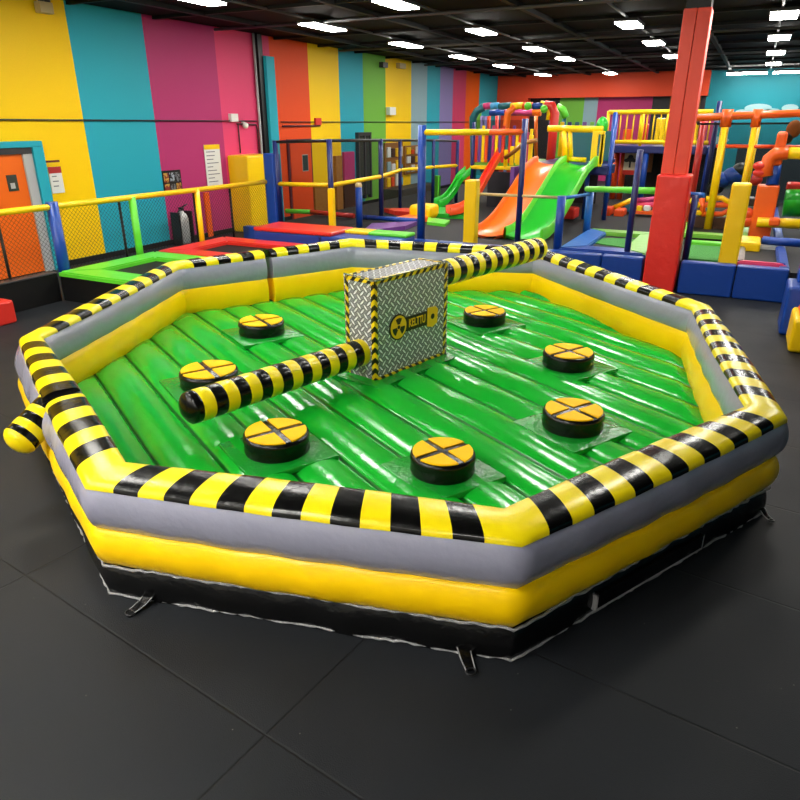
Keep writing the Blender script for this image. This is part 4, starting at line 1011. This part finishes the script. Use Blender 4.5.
b = MB(); b.box((-.45, 22.0, DK), (4.5, 22.1, R_(740, 146, 22)[2]), mat('dark_teal_net_wall', (26, 42, 50), .8)); b.build('back_panel', fr)
b = MB(); i = b.mi(NET); f = b.bm.faces.new([b.bm.verts.new(R_(*q, YR + .1)) for q in ((697, 124), (800, 123), (800, 200), (690, 200))]); f.material_index = i; b.build('net', fr)

pf = thing('bent_pipe', (1.0, 15.0, DK), 'thick bent orange pipe with a yellow end on an orange padded post', 'play structure')
YP = 15.0
b = MB(); b.tube([aty(766, 176, YP), aty(766, 168, YP), aty(769, 159, YP), aty(775, 154, YP), aty(788, 153, YP)], .12, foam('orange'), 14); b.build('orange_pipe', pf)
b = MB(); b.tube([aty(788, 153, YP), aty(830, 154, YP)], .105, foam('yellow'), 14); b.build('yellow_pipe', pf)
b = MB(); b.tube([aty(772, 186, YP), aty(776, 160, YP + .2)], .11, foam('blue'), 14); b.build('blue_pipe', pf)
a = aty(765, 205, YP); c = aty(770, 185, YP)
b = MB(); b.box((a[0] - .19, YP - .1, DK), (a[0] + .19, YP + .25, c[2]), foam('orange'), .03); b.build('padded_post', pf)
b = MB(); q = aty(781, 143, YP); b.box((q[0] - .09, YP, q[2] - .4), (q[0] + .09, YP + .12, q[2] + .2), foam('orange'), .06, 3); b.build('paddle', pf)
for px_, py_, kk, nm in ((761, 166, 'red', 'upper'), (761, 173, 'red', 'lower')):
    b = MB(); q = aty(px_, py_, YP); b.ball(q, .12, foam(kk), (1.2, 1, .7)); b.build('cushion', pf)
q0 = aty(784, 203, 16.2); q1 = aty(812, 203, 16.2)
b = MB(); b.tube([q0, q1], .27, plastic('slidegreen'), 24); tag(b.build('foam_roller'), 'big green roller at the right edge beside the orange padded post', 'roller')
block(786, 184, 812, 192, 16.2, .5, foam('red'), 'foam_block', 'red foam block on the big green roller', 'foam block')
block(742, 198, 756, 206, 15.6, .3, foam('darkgrey'), 'foam_block', 'dark grey foam block beside the orange padded post', 'foam block')
for px_, py_, w in ((747, 214, 'upper'), (747, 221, 'lower')):
    b = MB(); b.ball(aty(px_, py_, 15.0), .12, plastic('redorange')); tag(b.build('play_ball'), f'orange ball beside the fat yellow bollard, {w} of the two', 'ball')
rail('foam_roller', aty(757, 222, 14.8), aty(800, 224, 14.8), .09, foam('yellow'), 'yellow foam roller below the orange padded post', 'foam roller')
block(768, 219, 781, 226, 14.6, .3, foam('orange'), 'foam_block', 'orange foam cube on the yellow roller at the right', 'foam block')
b = MB(); b.ball(aty(794, 129, 15.2), .13, mat('plush_brown', (110, 62, 26), .8, .1), (1, .8, 1.2)); b.ball(aty(789, 136, 15.2), .10, paint('black'), (.8, .8, 1.4)); tag(b.build('plush_toy'), 'brown and black plush hanging above the bent orange pipe', 'plush toy')
wmu = thing('wall_mural', (1, 32.99, 3), 'pale cloud shapes painted on the teal back wall', 'mural'); pm_ = mat('mural_pale', (150, 190, 196), .6)
for px_, py_, rx_, rz_ in ((758, 108, .5, .16), (772, 111, .3, .1), (742, 112, .25, .1), (790, 108, .3, .14), (716, 140, .5, .14)):
    q = aty(px_, py_, 32.985); b = MB(); b.slab([(q[0] + rx_ * math.cos(a), 32.99, q[2] + rz_ * math.sin(a)) for a in [2 * math.pi * k / 20 for k in range(20)]], (0, -.01, 0), pm_); b.build('cloud', wmu)
# ride-on toys in dark recess
for k, (px_, py_, kk, s_) in enumerate(((722, 180, 'blue', .22), (733, 176, 'blue', .24), (741, 170, 'black', .2), (728, 173, 'yellow', .09), (737, 172, 'yellow', .1), (748, 178, 'blue', .14), (755, 180, 'red', .16), (716, 188, 'black', .18))):
    w = ['leftmost large blue', 'large blue middle', 'black upper', 'small yellow left', 'small yellow right', 'small blue', 'red right', 'black low left'][k]
    b = MB(); b.ball(aty(px_, py_, 18.5), s_, foam(kk), (1, 1, .85)); tag(b.build('soft_ball'), f'{w} soft ball in the dark bay behind the yellow posts', 'ball')
# orange ladder/hammock frame between column and bollard
lf = thing('tube_ladder', (-.6, 15.6, DK), 'orange and yellow tube frame low behind the fat yellow bollard', 'play structure')
for pts, kk in (([(702, 198), (703, 215)], 'orange'), ([(702, 214), (722, 214), (736, 207)], 'orange'), ([(704, 205), (732, 205)], 'orange'), ([(706, 199), (722, 198), (730, 203)], 'yellow'), ([(690, 212), (702, 213)], 'yellow'), ([(690, 200), (700, 206)], 'yellow')):
    b = MB(); b.tube([aty(*q, 15.6) for q in pts], .055, foam(kk), 10); b.build('tube', lf)
b = MB(); q0 = aty(690, 216, 15.6); q1 = aty(735, 224, 15.6); b.box((q0[0], 15.6, DK), (q1[0], 15.9, q0[2]), mat('ball_pit_dark', (70, 46, 30), .7, .3, .4, 14, var=.6)); b.build('base', lf)
# right edge: blue padded post and yellow/orange blocks
e = thing('corner_post', (.76, 9.6, 0), 'blue padded post with a wide foot at the right edge of the picture', 'post')
b = MB(); b.box((.66, 9.45, 0), (.96, 10.05, .62), foam('blue'), .04, 3); b.build('foot', e)
b = MB(); b.box((.76, 9.75, .6), (1.0, 10.05, 1.2), mat('padding_bluevinyl', (30, 76, 170), .25, .5, .6, 8), .04, 3); b.build('pad', e)
e = thing('foam_steps', (1.1, 8.9, 0), 'yellow foam block with an orange wedge on it at the right edge of the picture', 'foam block')
b = MB(); b.box((.74, 8.72, 0), (1.7, 9.38, .40), foam('yellow'), .04, 3); b.build('lower_block', e)
b = MB(); b.slab([(.80, 8.76, .40), (.80, 9.36, .40), (1.0, 9.36, .95), (1.0, 8.76, .95)], (.6, 0, 0), foam('orange')); b.build('wedge', e)

# ------------------------------------------------------------------ world, view
w = bpy.data.worlds.new('world'); S.world = w; w.use_nodes = True
w.node_tree.nodes['Background'].inputs[0].default_value = (.02, .02, .022, 1); w.node_tree.nodes['Background'].inputs[1].default_value = .3
S.view_settings.view_transform = 'Standard'; S.view_settings.look = 'None'; S.view_settings.gamma = 1; S.view_settings.use_curve_mapping = False
S.view_settings.exposure = 0.7
